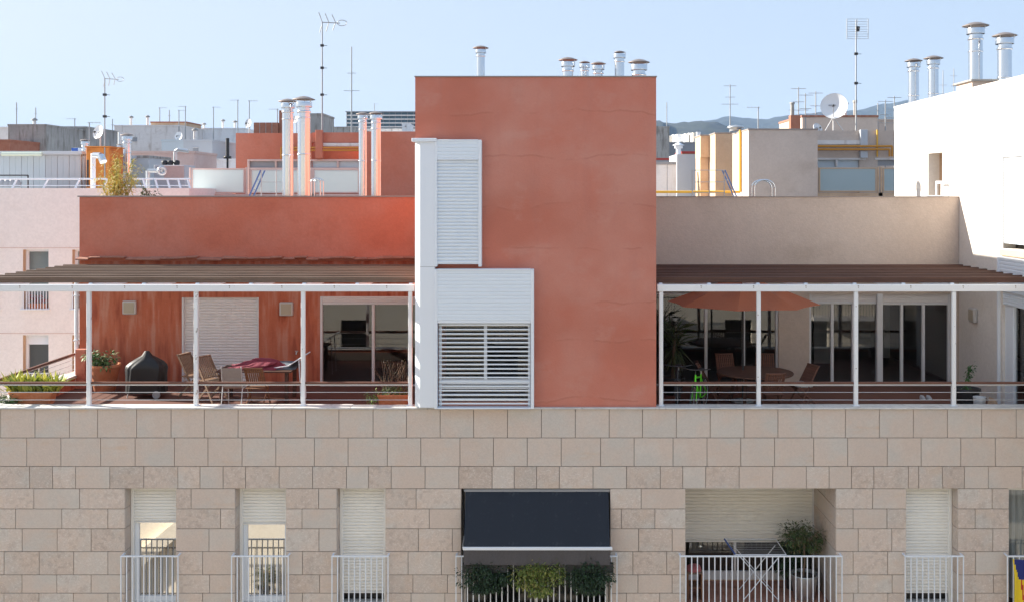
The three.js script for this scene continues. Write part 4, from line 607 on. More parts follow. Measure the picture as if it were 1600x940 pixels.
// ---------------------------------------------------------------- right terrace furniture
{
  const d = 24.2, z = wz(d), x = wx(1161, d), R = 1.6, yr = wy(483, d - 1.3), ya = yr + 0.62, p = thing('parasol', 'open terracotta parasol over the round table', 'parasol', [x, FLOOR, z]), fab = new THREE.MeshStandardMaterial({ map: colourTex(256, 0.6, (i) => [0.42, 0.13, 0.06].map((v, k) => v * (0.88 + 0.24 * NF[i]))), roughness: 0.9, side: THREE.DoubleSide });
  const n = 8, tw = 0.25; for (let k = 0; k < n; k++) { const pos = [], m = 8, f = (u, v) => { const a = (k + v) / n * 2 * Math.PI + tw, c = Math.cos(Math.PI / n) / Math.cos((v - 0.5) * 2 * Math.PI / n), r = R * u * (1 - 0.04 * Math.sin(v * Math.PI) * u) * c / Math.cos(Math.PI / n); return [x + Math.cos(a) * r, ya - (ya - yr) * (u ** 1.15) - 0.05 * Math.sin(u * Math.PI) * Math.sin(v * Math.PI), z + Math.sin(a) * r]; };
    for (let i = 0; i < m; i++) for (let j = 0; j < m; j++) { const A = f(i / m, j / m), Bq = f((i + 1) / m, j / m), C = f((i + 1) / m, (j + 1) / m), D = f(i / m, (j + 1) / m); pos.push(...A, ...Bq, ...C, ...A, ...C, ...D); }
    const g = new THREE.BufferGeometry(); g.setAttribute('position', new THREE.Float32BufferAttribute(pos, 3)); g.computeVertexNormals(); part('canopy_panel', g, fab, p); const a = k / n * 2 * Math.PI + tw; part('rib', tube([[x + Math.cos(a) * 0.1, ya - 0.06, z + Math.sin(a) * 0.1], [x + Math.cos(a) * R * 0.98, yr - 0.012, z + Math.sin(a) * R * 0.98]], 0.009, 5), M.teak, p); }
  part('pole', tube([[x, FLOOR + 0.1, z], [x, ya + 0.06, z]], 0.024, 12), M.dark, p); part('finial', lathe([[0, 0.12], [0.03, 0.09], [0.035, 0.04], [0, 0]], x, ya + 0.01, z, 12), M.dark, p); part('base', lathe([[0, 0], [0.26, 0], [0.26, 0.06], [0.05, 0.1], [0, 0.1]], x, FLOOR, z, 24), M.concrete, p);
  const tx = wx(1180, 24), tz = wz(24.0), ty = FLOOR + 0.74, t = thing('round_table', 'round dark wooden table under the parasol', 'table', [tx, FLOOR, tz]);
  part('top', lathe([[0, 0], [0.85, 0], [0.86, 0.012], [0.86, 0.03], [0.85, 0.04], [0, 0.04]], tx, ty - 0.04, tz, 48), M.slatR, t); for (let k = 0; k < 4; k++) { const a = k * Math.PI / 2 + 0.6; part('leg', bar([tx + Math.cos(a) * 0.6, FLOOR, tz + Math.sin(a) * 0.6], [tx + Math.cos(a) * 0.5, ty - 0.042, tz + Math.sin(a) * 0.5], 0.06, 0.06), M.slatR, t); }
  const o = chairProto('folding_chair', 'brown folding chair with tilted back at the right of the round table', M.rail); o.userData.group = 'folding chairs at the round table'; o.position.set(wx(1255, 23.8), FLOOR, wz(23.8)); o.rotation.y = -1.25;
  copyOf(o, 'brown folding chair behind the round table, left of the parasol pole', [wx(1136, 25.3), FLOOR, wz(25.3)], 0.1); copyOf(o, 'brown folding chair in front of the round table, by the post', [wx(1205, 23.1), FLOOR, wz(23.0)], Math.PI + 0.1); copyOf(o, 'brown folding chair at the left of the round table beside the bicycles', [wx(1108, 24.2), FLOOR, wz(24.2)], 1.4); copyOf(o, 'brown folding chair behind the round table, right of the parasol pole', [wx(1196, 25.3), FLOOR, wz(25.3)], -0.15);
  const cu = rings([[0, 0, 0, 0.2, 0.2, 4], [0, 0.04, 0, 0.22, 0.22, 4], [0, 0.08, 0, 0.18, 0.18, 3]], 24).translate(wx(1255, 23.8), FLOOR + 0.457, wz(23.8)); single('seat_cushion', 'pale cushion on the tilted folding chair', 'cushion', cu, std(0.5, 0.47, 0.43, 0.95));
  // bicycles
  const bike = (label, px, dd, yaw, mat, tyre) => { const b = thing('bicycle', label, 'bicycle', [wx(px, dd), FLOOR, wz(dd)], 'bicycles on the right terrace'), L = { local: 1 }, wr = 0.33;
    for (const s of [-1, 1]) { const cx = s * 0.52, w = grp('wheel', b); part('tyre', new THREE.TorusGeometry(wr - 0.02, 0.022, 8, 36).translate(cx, wr, 0), M.dark, w, L); part('rim', new THREE.TorusGeometry(wr - 0.045, 0.008, 6, 36).translate(cx, wr, 0), M.alu, w, L); part('spokes', Array.from({ length: 14 }, (_, k) => tube([[cx, wr, 0], [cx + Math.cos(k * 0.449) * (wr - 0.05), wr + Math.sin(k * 0.449) * (wr - 0.05), 0]], 0.0022, 4)), M.steelDull, w, L); }
    part('frame', [tube([[-0.15, 0.80, 0], [-0.08, 0.30, 0]], 0.017, 8), tube([[-0.13, 0.74, 0], [0.36, 0.80, 0]], 0.018, 8), tube([[-0.08, 0.30, 0], [0.37, 0.74, 0]], 0.022, 8), tube([[-0.52, wr, 0.05], [-0.08, 0.30, 0.03]], 0.011, 6), tube([[-0.52, wr, -0.05], [-0.08, 0.30, -0.03]], 0.011, 6), tube([[-0.52, wr, 0.05], [-0.13, 0.74, 0]], 0.011, 6), tube([[-0.52, wr, -0.05], [-0.13, 0.74, 0]], 0.011, 6)], mat, b, L);
    part('fork', [tube([[0.35, 0.86, 0], [0.40, 0.66, 0]], 0.02, 8), tube([[0.40, 0.68, 0.05], [0.52, wr, 0.05]], 0.015, 6), tube([[0.40, 0.68, -0.05], [0.52, wr, -0.05]], 0.015, 6), tube([[0.40, 0.68, -0.05], [0.40, 0.68, 0.05]], 0.016, 6)], mat, b, L);
    part('handlebar', [tube([[0.35, 0.86, 0], [0.36, 0.97, 0]], 0.015), tube([[0.33, 1.0, -0.32], [0.38, 0.97, -0.1], [0.38, 0.97, 0.1], [0.33, 1.0, 0.32]], 0.014)], M.dark, b, L);
    part('saddle', rings([[-0.18, 0.88, 0, 0.13, 0.06, 2], [-0.19, 0.91, 0, 0.14, 0.075, 2], [-0.2, 0.925, 0, 0.1, 0.05, 2]], 18), M.dark, b, L); part('seat_post', tube([[-0.15, 0.79, 0], [-0.165, 0.885, 0]], 0.013), M.alu, b, L);
    part('crank', [new THREE.TorusGeometry(0.085, 0.008, 6, 20).translate(-0.08, 0.3, 0.05), tube([[-0.08, 0.3, 0.06], [-0.02, 0.15, 0.07], [-0.02, 0.15, 0.14]], 0.009)], M.steelDull, b, L); b.rotation.y = yaw; return b; };
  bike('bicycle with bright green fork and frame on the right terrace', 1093, 23.2, -1.95, std(0.12, 0.72, 0.01, 0.35), 1);
  bike('black bicycle nearest the tower on the right terrace', 1060, 23.7, -1.75, std(0.03, 0.03, 0.035, 0.3), 1);
  // yucca, pots by the white wall
  const yx = wx(1052, 25.2), yz = wz(25.2), yu = thing('yucca', 'tall dark yucca beside the tower on the right terrace', 'plant', [yx, FLOOR, yz]); pot(yu, yx, FLOOR, yz, 0.2, 0.27, 0.42, M.dark); part('trunk', tube([[yx, FLOOR + 0.38, yz], [yx + 0.03, FLOOR + 1.3, yz]], [0.05, 0.035], 10), M.bark, yu); part('foliage', [blades(90, 61, [yx + 0.03, FLOOR + 1.3, yz], [0.1, 0.5, 0.1], 0.62, 0.045, [[0.05, 0.09, 0.025], [0.08, 0.11, 0.03], [0.04, 0.06, 0.02]], 0.5), blades(50, 62, [yx + 0.03, FLOOR + 1.0, yz], [0.08, 0.3, 0.08], 0.55, 0.04, [[0.05, 0.09, 0.025], [0.09, 0.11, 0.03]], -0.5)], M.leaf, yu);
  const bx = wx(1512, 23.4), bz = wz(23.4), bp = thing('potted_plant', 'black pot with a thin green climbing plant by the white wall', 'plant', [bx, FLOOR, bz]); pot(bp, bx, FLOOR, bz, 0.2, 0.27, 0.48, M.dark); part('stem', tube([[bx - 0.05, FLOOR + 0.42, bz], [bx - 0.02, FLOOR + 0.7, bz], [bx + 0.06, FLOOR + 0.92, bz], [bx + 0.13, FLOOR + 1.0, bz]], 0.008), M.bark, bp); { const r = rng(71), lf = []; for (let i = 0; i < 120; i++) { const t = r(), q = [bx - 0.05 + 0.16 * t, FLOOR + 0.45 + 0.55 * t, bz]; lf.push({ p: V(q[0] + (r() - 0.5) * 0.15, q[1] + (r() - 0.5) * 0.1, bz + (r() - 0.5) * 0.12), d: V(r() - 0.5, r() - 0.6, r() - 0.3).normalize(), l: 0.09, w: 0.05, c: [0.035 + 0.04 * r(), 0.12 + 0.06 * r(), 0.03] }); } part('foliage', leafGeo(lf), M.leaf, bp); }
  const wp = wx(1531, 22.75), wzp = wz(22.75); single('flower_pot', 'empty white plastic pot behind the right railing', 'pot', lathe([[0, 0.002], [0.115, 0.002], [0.13, 0.25], [0.135, 0.25], [0.135, 0.27], [0.12, 0.27], [0.11, 0.05], [0, 0.05]], wp, FLOOR + 0.14, wzp, 28), std(0.62, 0.65, 0.68, 0.5));
  single('wooden_crate', 'low brown crate under the white plastic pot', 'crate', CB(wp - 0.16, wp + 0.16, FLOOR, FLOOR + 0.138, wzp - 0.15, wzp + 0.15), M.deck);
  const fx = wx(1556, 22.9), fz = wz(22.9), sh = new THREE.Shape([[0, 0], [0.3, 0], [0.08, 0.34]].map((q) => new THREE.Vector2(...q))); single('wooden_wedge', 'pale wooden ramp wedge leaning by the terrace door', 'wedge', new THREE.ExtrudeGeometry(sh, { depth: 0.3, bevelEnabled: true, bevelSize: 0.005, bevelThickness: 0.005, bevelSegments: 1 }).translate(fx - 0.15, FLOOR + 0.008, fz - 0.15), M.tan);
  for (const [px, l] of [[1442, 'left'], [1452, 'right']]) single('shoe', `grey shoe on the right terrace deck, ${l} one of the pair`, 'shoe', rings([[wx(px, 24.6), FLOOR + 0.003, wz(24.6), 0.05, 0.13, 2.4], [wx(px, 24.6), FLOOR + 0.04, wz(24.6), 0.052, 0.13, 2.3], [wx(px, 24.6), FLOOR + 0.08, wz(24.6) - 0.04, 0.035, 0.07, 2]], 20), std(0.4, 0.4, 0.42, 0.8), 'pair of shoes on the deck');
}
console.log('terraces');

// ---------------------------------------------------------------- roof: steel flues
function flue(label, px, pyTop, d, pw, cw, yBase, low) {
  const x = wx(px, d), z = wz(d), r = pw / 2 * d / F, rc = cw / 2 * d / F, yt = wy(pyTop, d), f = thing('steel_flue', label, 'flue', [x, yBase, z], 'stainless flue pipes'), H = yt - yBase, hc = rc * 0.34;
  part('pipe', lathe([[r, 0], [r, H - hc - r * 1.1]], x, yBase, z, 28), M.steel, f);
  const cols = []; for (let y = yBase + H * 0.5; y < yt - r * 2.4; y += 0.95) cols.push(lathe([[r, -0.02], [r * 1.07, -0.014], [r * 1.07, 0.014], [r, 0.02]], x, y, z, 28)); if (cols.length) part('collar', cols, M.steel, f);
  part('collar', lathe([[r, -r * 1.5], [r * 1.12, -r * 1.45], [r * 1.12, -r * 1.2], [r, -r * 1.15]], x, yt - hc - r * 0.6, z, 28), M.steel, f);
  part('neck', lathe([[r * 1.28, -r * 0.75], [r * 1.3, -r * 0.7], [r * 1.3, r * 0.1], [r * 1.2, r * 0.1], [r, -r * 0.6]], x, yt - hc - r * 0.45, z, 28), M.steel, f);
  part('cap', lathe([[rc, 0], [rc, 0.012], [rc * 0.45, hc * 0.75], [0, hc]], x, yt - hc, z, 30), M.capDark, f);
  part('bracket', [0, 1, 2].map((k) => bar([x + Math.cos(k * 2.1 + 0.4) * r * 1.25, yt - hc - r * 0.5, z + Math.sin(k * 2.1 + 0.4) * r * 1.25], [x + Math.cos(k * 2.1 + 0.4) * r * 1.3, yt - hc + 0.01, z + Math.sin(k * 2.1 + 0.4) * r * 1.3], 0.02, 0.02)), M.steelDull, f);
}
flue('tall steel flue pipe on the left roof, leftmost of the front pair', 449.3, 154, 28, 17, 29, 18.95);
flue('tallest steel flue pipe on the left roof, right one of the front pair', 474.5, 150, 27.6, 19.5, 35, 18.95);
flue('thinner steel flue on the left roof, left one of the rear pair', 566.5, 175, 32, 12.5, 21, 18.95);
flue('thinner steel flue on the left roof nearest the tower', 587.3, 174, 31.6, 15, 22, 18.95);
flue('lone steel flue on the left half of the tower roof', 751, 71, 32, 13, 25, YB);
flue('wide capped steel flue on the tower roof, first of the right cluster', 887.5, 89, 31.5, 17, 30, YB);
flue('short steel flue on the tower roof, second of the right cluster', 913.5, 95, 32.5, 13, 17, YB);
flue('short steel flue on the tower roof, middle of the right cluster', 935, 96, 31.7, 15, 24, YB);
flue('slim tall steel flue on the tower roof, fourth of the right cluster', 968, 79, 31.5, 15, 17, YB);
flue('widest capped steel flue near the right edge of the tower roof', 998.5, 92, 34.4, 20, 34, YB);
flue('steel flue on the white building, leftmost of its four', 1428, 91, 30.6, 16, 27, 21.2);
flue('steel flue on the white building, second from the left', 1459, 86.5, 29.9, 15.5, 30, 21.2);
flue('tall steel flue standing on a square base on the white building', 1525, 34, 27, 21, 40, wy(127, 27));
flue('steel flue on the white building, nearest the right edge', 1570.5, 50, 26.3, 21, 37, 21.2);

// ---------------------------------------------------------------- roof level structures behind the parapets
const YR = 18.95;
struct('rear_roof', [B(-30, 22, 18.6, 18.94, -70, -24.01)], M.concrete);
{ // red roof house on the left
  const d = 42, z = wz(d), X = (p, q = d) => wx(p, q), Y = (p, q = d) => wy(p, q), b = thing('red_roof_house', 'low terracotta roof house behind the left terrace roof', 'building', [X(500), YR, z]);
  part('wall', [holed(X(368), X(487), YR, Y(208), z, 0.3, [[X(386), X(487) - 0.01, YR + 0.01, Y(249)]]), B(X(562), X(690), YR, Y(205.5), z - 4, z), B(X(368), X(368) + 0.3, YR, Y(208), z - 6, z - 0.302), B(X(368) + 0.31, X(690), YR, Y(207), z - 2.4, z - 2.1), B(X(487) + 0.01, X(562) - 0.01, Y(222.5), Y(207), z - 0.3, z - 0.002), B(X(487) + 0.01, X(562) - 0.01, Y(249), Y(236), z - 0.9, z - 0.6)], M.red, b);
  part('pillar', CB(X(494), X(505), Y(248), Y(203.5), z, z + 0.2), M.red, b);
  part('lintel', B(X(505), X(562), Y(228.5), Y(223.5), z - 0.25, z + 0.05), M.paleWall, b);
  part('wall_cap', B(X(366), X(692), Y(207) + 0.001, Y(207) + 0.05, z - 2.5, z - 2.0), M.flashing, b);
  const win = grp('window', b); part('frame', [CB(X(386), X(562), Y(252), Y(249), z - 0.2, z + 0.03), CB(X(386), X(389.5), Y(303), Y(252), z - 0.2, z + 0.03), CB(X(429), X(432), Y(262), Y(252), z - 0.2, z + 0.02), CB(X(389.5), X(562), Y(265), Y(262), z - 0.2, z + 0.03), CB(X(526), X(529), Y(262), Y(252), z - 0.2, z + 0.02)], M.pinkDeep, win); part('pane', [B(X(389.5), X(429), Y(262), Y(252), z - 0.12, z - 0.1), B(X(432), X(486), Y(262), Y(252), z - 0.12, z - 0.1)], M.grey, win); part('pane', [B(X(487), X(526), Y(262), Y(252), z - 0.12, z - 0.1), B(X(529), X(562), Y(262), Y(252), z - 0.12, z - 0.1)], M.cladding, win);
  const pp = thing('gas_pipe', 'pair of orange gas pipes across the red roof house', 'pipe', [X(485), Y(234), z + 0.12]); part('pipe', tube([[X(440), Y(248), z + 0.14], [X(440), Y(231), z + 0.14], [X(565), Y(231), z + 0.14]], 0.035, 8), M.pipeOrange, pp); part('pipe', tube([[X(443), Y(235), z + 0.14], [X(565), Y(235), z + 0.14]], 0.035, 8), M.pipeOrange, pp);
}
function glassScreen(label, p0, p1, d, mat, fm, py0 = 263, py1 = 302) { const x0 = wx(p0, d), x1 = wx(p1, d), y0 = wy(py1, d), y1 = wy(py0, d), z = wz(d), s = thing('glass_screen', label, 'screen', [(x0 + x1) / 2, YR, z], 'framed glass roof screens');
  part('pane', B(x0 + 0.05, x1 - 0.05, y0 + 0.05, y1 - 0.05, z - 0.012, z + 0.012), mat, s); part('frame', [CB(x0, x1, y1 - 0.05, y1, z - 0.03, z + 0.03), CB(x0, x1, y0, y0 + 0.05, z - 0.03, z + 0.03), CB(x0, x0 + 0.05, y0 + 0.05, y1 - 0.05, z - 0.03, z + 0.03), CB(x1 - 0.05, x1, y0 + 0.05, y1 - 0.05, z - 0.03, z + 0.03)], fm, s); for (const q of [x0 - 0.09, x1 + 0.03]) part('post', CB(q, q + 0.06, YR, y1 + 0.03, z - 0.03, z + 0.03), fm, s); part('kerb', B(x0 - 0.2, x1 + 0.2, YR, y0 - 0.03, z - 0.12, z + 0.12), fm, s); }
glassScreen('white frosted glass roof screen, leftmost, left of the red roof house', 299, 382, 40, M.frosted, M.pinkDeep);
glassScreen('white frosted glass screen behind the tall front flues', 391, 486, 40.4, M.frosted, M.pinkDeep, 264, 302);
glassScreen('white frosted glass screen between the two pairs of flues', 489, 561, 40.4, M.frosted, M.pinkDeep, 264, 302);
glassScreen('blue grey glass screen on the beige roof house', 1280, 1370, 41, M.frostedBlue, M.tan, 262, 300);
glassScreen('blue grey glass screen beside the white building edge', 1380, 1420, 41, M.frostedBlue, M.tan, 262, 300);
{ // beige roof house on the right
  const d = 40.6, z = wz(d), X = (p, q = d) => wx(p, q), Y = (p, q = d) => wy(p, q), b = thing('beige_roof_house', 'beige rendered roof house behind the right terrace roof', 'building', [X(1280), YR, z]);
  part('front_block', B(X(1170), X(1278), YR, Y(203), z - 3.4, z), M.beige, b); part('block_cap', B(X(1169), X(1279), Y(203) + 0.001, Y(203) + 0.05, z - 3.42, z + 0.03), M.flashing, b);
  const d2 = 43.5, z2 = wz(d2); part('rear_wall', [B(X(1278, d2) - 1, X(1410, d2), Y(247, d2), Y(204, d2), z2 - 0.3, z2), B(X(1343, d2), X(1372, d2), YR, Y(247, d2), z2 - 0.3, z2), B(X(1278, d2) - 1, X(1410, d2), YR, Y(262, d2), z2 - 0.5, z2 - 0.2)], M.greyBeige, b);
  part('pillar', CB(X(1343, d2), X(1354, d2), Y(247, d2), Y(203, d2), z2, z2 + 0.2), M.cladding2, b); part('lintel', B(X(1270, d2), X(1343, d2), Y(226, d2), Y(219.5, d2), z2, z2 + 0.12), M.paleWall, b);
  const w = grp('window', b); part('frame', [CB(X(1270, d2), X(1353, d2), Y(250, d2), Y(247, d2), z2 - 0.1, z2 + 0.04), CB(X(1306, d2), X(1309, d2), Y(260, d2), Y(250, d2), z2 - 0.1, z2 + 0.03), CB(X(1367, d2), X(1410, d2), Y(250, d2), Y(247, d2), z2 - 0.1, z2 + 0.04)], M.paleWall, w); part('pane', B(X(1270, d2), X(1343, d2), Y(262, d2), Y(250, d2), z2 - 0.12, z2 - 0.1), M.cladding, w); part('pane', B(X(1373, d2), X(1410, d2), Y(259, d2), Y(250, d2), z2 - 0.12, z2 - 0.1), M.grey, w);
  const pp = thing('gas_pipe', 'orange gas pipes bent along the beige roof house', 'pipe', [X(1300, d2), Y(235, d2), z2 + 0.25]); part('pipe', tube([[X(1270, d2), Y(229, d2), z2 + 0.28], [X(1391, d2), Y(229, d2), z2 + 0.28], [X(1391, d2), Y(245, d2), z2 + 0.28]], 0.045, 8), M.pipeOrange, pp); part('pipe', tube([[X(1270, d2), Y(234, d2), z2 + 0.28], [X(1387, d2), Y(234, d2), z2 + 0.28], [X(1387, d2), Y(245, d2), z2 + 0.28]], 0.045, 8), M.pipeOrange, pp);
  single('yellow_pipe', 'yellow gas riser in front of the rear beige wall', 'pipe', tube([[X(1370, d2), Y(203, d2), z2 + 0.1], [X(1370, d2), Y(245, d2), z2 + 0.1]], 0.035, 8), M.pipeYellow);
  // chimney stacks further back
  const stack = (label, p0, p1, py, dd, step) => { const zz = wz(dd), s = thing('chimney_stack', label, 'chimney', [X((p0 + p1) / 2, dd), YR, zz], 'rendered chimney stacks'); if (step) { part('shaft', B(X(p0, dd) + 0.0, X(p1, dd), Y(step, dd), Y(py, dd), zz - 1.6, zz), M.tan, s); part('base', B(X(p0, dd) - 0.0, X(p1 - 2, dd), YR, Y(step, dd) - 0.002, zz - 1.5, zz - 0.1), M.tan, s); } else part('shaft', B(X(p0, dd), X(p1, dd), YR, Y(py, dd), zz - 1.8, zz), M.tan, s); part('cap', CB(X(p0, dd) - 0.03, X(p1, dd) + 0.03, Y(py, dd) + 0.001, Y(py, dd) + 0.06, zz - 1.85, zz + 0.03), M.flashing, s); };
  stack('beige stepped chimney stack, left one by the hills', 1095, 1110, 212.5, 47, 246); stack('wider beige chimney stack left of the yellow pipe', 1118, 1145, 209, 45.5);
  single('yellow_pipe', 'yellow gas pipe running down and along the white roof wall', 'pipe', tube([[X(1157, 42), Y(203, 42), wz(42)], [X(1157, 42), Y(300, 42), wz(42)], [X(1020, 42), Y(300, 42), wz(42)]], 0.05, 8), M.pipeYellow);
  single('roof_cowl', 'low round vent cowl on top of the white roof wall', 'vent', lathe([[0.25, 0], [0.25, 0.1], [0.36, 0.12], [0.3, 0.2], [0, 0.24]], X(1151, 43), Y(204, 43), wz(43.2), 20), M.steelDull);
  const wb = thing('white_roof_wall', 'bright white panelled roof wall behind the right parapet', 'wall', [X(1040, 48), YR, wz(48)]); for (let k = 0; k < 2; k++) part('panel', CB(X(1000 + k * 43, 48), X(1042.3 + k * 14.5, 48), YR, Y(257, 48), wz(48) - 0.2, wz(48)), M.whiteWash, wb); part('cap', B(X(1000, 48), X(1057, 48), Y(257, 48), Y(253, 48), wz(48) - 0.3, wz(48) + 0.05), M.grey, wb);
  const gb = thing('grey_roof_box', 'pale grey roof box with white vent cowl beside the chimney stacks', 'building', [X(1074, 50), YR, wz(50)]); part('wall', B(X(1058, 50), X(1096, 50), YR, Y(241, 50), wz(50) - 3, wz(50)), M.cladding2, gb); part('cowl', [lathe([[0.12, 0], [0.12, 0.3], [0.2, 0.3], [0.2, 0.42], [0.3, 0.45], [0, 0.6]], X(1063, 50), Y(241, 50), wz(50.6), 16)], M.whiteMetal, gb);
}
// metal ladders and arches
function ladder(label, px, d, dir) { const x = wx(px, d), z = wz(d), y1 = wy(266, d), t = thing('roof_ladder', label, 'ladder', [x, YR, z], 'metal roof ladders'), w = 0.42; for (const k of [0, 1]) part('stringer', bar([x + dir * 0.55, YR, z - k * 0.5], [x, y1, z - k * 0.5], 0.09, 0.03), M.blueSteel, t); for (let k = 1; k < 4; k++) part('rung', tube([[x + dir * 0.55 * (1 - k / 4), YR + (y1 - YR) * k / 4, z], [x + dir * 0.55 * (1 - k / 4), YR + (y1 - YR) * k / 4, z - 0.5]], 0.014), M.steelDull, t);
  for (const q of [-dir * 0.02, -dir * 0.5, -dir * 1.05]) part('guard_post', tube([[x + q, YR, z], [x + q, y1, z]], 0.018), M.alu, t); for (const yy of [y1, y1 - 0.38, y1 - 0.72]) part('guard_rail', tube([[x, yy, z], [x - dir * 1.05, yy, z]], 0.012), M.alu, t); }
ladder('blue steel roof ladder behind the left parapet', 407, 34, -1);
ladder('blue steel roof ladder in front of the white roof wall', 1133, 34, 1);
function arch(label, px, d, w, py) { const x = wx(px, d), z = wz(d), yt = wy(py, d), t = thing('ladder_hoop', label, 'handrail', [x, YR, z], 'arched ladder handrails'); for (const k of [0, 1]) { const pts = [[x - w, YR, z - k * 0.45]]; for (let i = 0; i <= 10; i++) { const a = Math.PI - i / 10 * Math.PI; pts.push([x + Math.cos(a) * w, yt - w * 0.8 + Math.sin(a) * w * 0.8, z - k * 0.45]); } pts.push([x + w, YR, z - k * 0.45]); part('hoop', tube(pts, 0.024, 8), M.steel, t); } }
arch('pair of bent steel hoops beside the tall flues', 493, 33, 0.14, 279); arch('pair of bent steel hoops in front of the beige roof house', 1195, 33, 0.32, 281);
console.log('roofs');

// ---------------------------------------------------------------- pale pink building at the left
{
  const d = 37, z = wz(d), X = (p) => wx(p, d), Y = (p) => wy(p, d), b = thing('pink_building', 'pale pink rendered apartment block at the far left', 'building', [X(60), 0, z]);
  const cols = [[35, 75], [112, 150], [-42, -2]], rows = [[390, 482], [523, 612], [656, 745]], holes = []; for (const [a, c] of cols) for (const [t, u] of rows) holes.push([X(a), X(c), Y(u), Y(t)]);
  part('wall', [holed(X(-260), X(295), 0, Y(294), z, 0.35, holes), B(X(-260), X(295), 0, Y(296), z - 8, z - 7.7), B(X(295) - 0.3, X(295), 0, Y(294), z - 8, z - 0.36), B(X(-260), X(295) - 0.31, Y(300), Y(297), z - 7.6, z - 0.36)], M.pink, b);
  part('floor_joint', [B(X(-260), X(295), Y(387.6), Y(386.8), z, z + 0.012), B(X(-260), X(295), Y(520.6), Y(519.8), z, z + 0.012)], M.pinkDeep, b);
  part('room_interior', B(X(-260), X(290), 0, Y(300), z - 2, z - 1.8), M.room, b);
  holes.forEach(([a, c, u, t], i) => { const w = grp('window', b), lower = i % 3 > 0, sy = t - (lower ? 0.35 : 0.05); part('frame', [CB(a, a + 0.1, u, t, z - 0.3, z - 0.2), CB(c - 0.06, c, u, t, z - 0.3, z - 0.2), CB(a + 0.1, c - 0.06, t - 0.08, t, z - 0.3, z - 0.2)], M.whiteMetal, w); part('reveal', B(a + 0.001, a + 0.012, u, t, z - 0.19, z - 0.005), M.tan, w); if (lower) part('shutter_box', B(a + 0.1, c - 0.06, sy, t - 0.081, z - 0.28, z - 0.2), M.whiteMetal, w); part('pane', new THREE.PlaneGeometry(c - a - 0.16, sy - u).translate((a + c) / 2 + 0.02, (sy + u) / 2, z - 0.25), M.glass, w); part('curtain', new THREE.PlaneGeometry(c - a, t - u).translate((a + c) / 2, (t + u) / 2, z - 0.5), lower ? M.dark : std(0.24, 0.28, 0.29, 0.9), w);
    const yr = u + 0.66; part('guard', [CB(a - 0.06, c + 0.06, yr, yr + 0.03, z + 0.04, z + 0.08), CB(a - 0.06, c + 0.06, u - 0.04, u, z + 0.002, z + 0.09), ...Array.from({ length: 9 }, (_, k) => B(a + (c - a) * (k + 0.5) / 9 - 0.014, a + (c - a) * (k + 0.5) / 9 + 0.014, u, yr, z + 0.05, z + 0.07))], M.whiteMetal, w); });
  const rl = thing('roof_railing', 'white roof railing with slanted struts on the pink building', 'railing', [X(60), Y(294), z - 0.3]); const yT = Y(279.5), y0 = Y(294); part('top_rail', [tube([[X(-100), yT, z - 0.3], [X(160), yT, z - 0.3]], 0.035), tube([[X(200), yT, z - 0.3], [X(293), yT, z - 0.3]], 0.035), tube([[X(-100), Y(290), z - 0.2], [X(293), Y(290), z - 0.2]], 0.018)], M.whiteMetal, rl); for (const p of [-30, 17, 66, 116, 160]) part('strut', bar([X(p - 2.5), y0 - 0.02, z - 0.15], [X(p + 2), yT, z - 0.3], 0.05, 0.05), M.whiteMetal, rl); for (const p of [222, 241, 260, 277, 292]) part('strut', bar([X(p + 2.5), y0 - 0.02, z - 0.15], [X(p - 4), yT, z - 0.3], 0.05, 0.05), M.whiteMetal, rl);
  const fl = thing('window_flowers', 'red geraniums in a window of the pink building', 'flowers', [X(55), Y(478), z - 0.1]); part('flower', cloud(240, 91, [X(55), Y(466), z - 0.12], [0.33, 0.22, 0.06], 0.07, [[0.55, 0.02, 0.02], [0.45, 0.02, 0.03], [0.06, 0.12, 0.03]]), M.leaf, fl); part('flower_box', B(X(42), X(70), Y(481.5), Y(474), z - 0.17, z - 0.05), M.terracotta, fl);
  const v = (name, label, px, py0, py1, dd, w, mat) => { const s = thing(name, label, 'pipe', [wx(px, dd), wy(py1, dd), wz(dd)]); return s; };
  const vp = thing('vent_pipe', 'white vertical vent pipe with steel elbow on the pink building roof', 'pipe', [X(126), Y(296), z - 1]); part('pipe', tube([[X(126), Y(298), z - 1], [X(126), Y(238), z - 1]], 0.085, 14), M.whiteMetal, vp); part('elbow', [tube([[X(126), Y(241), z - 1], [X(140), Y(242), z - 0.9], [X(146), Y(252), z - 0.8]], [0.1, 0.12, 0.13], 14)], M.steel, vp);
  const v2 = thing('vent_pipe', 'grey elbowed vent pipe beside the bamboo', 'pipe', [X(215), Y(296), z - 0.9]); part('pipe', tube([[X(215.5), Y(298), z - 0.9], [X(215.5), Y(266), z - 0.9], [X(238), Y(266), z - 0.9]], 0.07, 14), M.steelDull, v2); part('flange', new THREE.TorusGeometry(0.12, 0.05, 8, 20).rotateY(Math.PI / 2 * 0.4).translate(X(238), Y(266), z - 0.9), M.steelDull, v2);
}
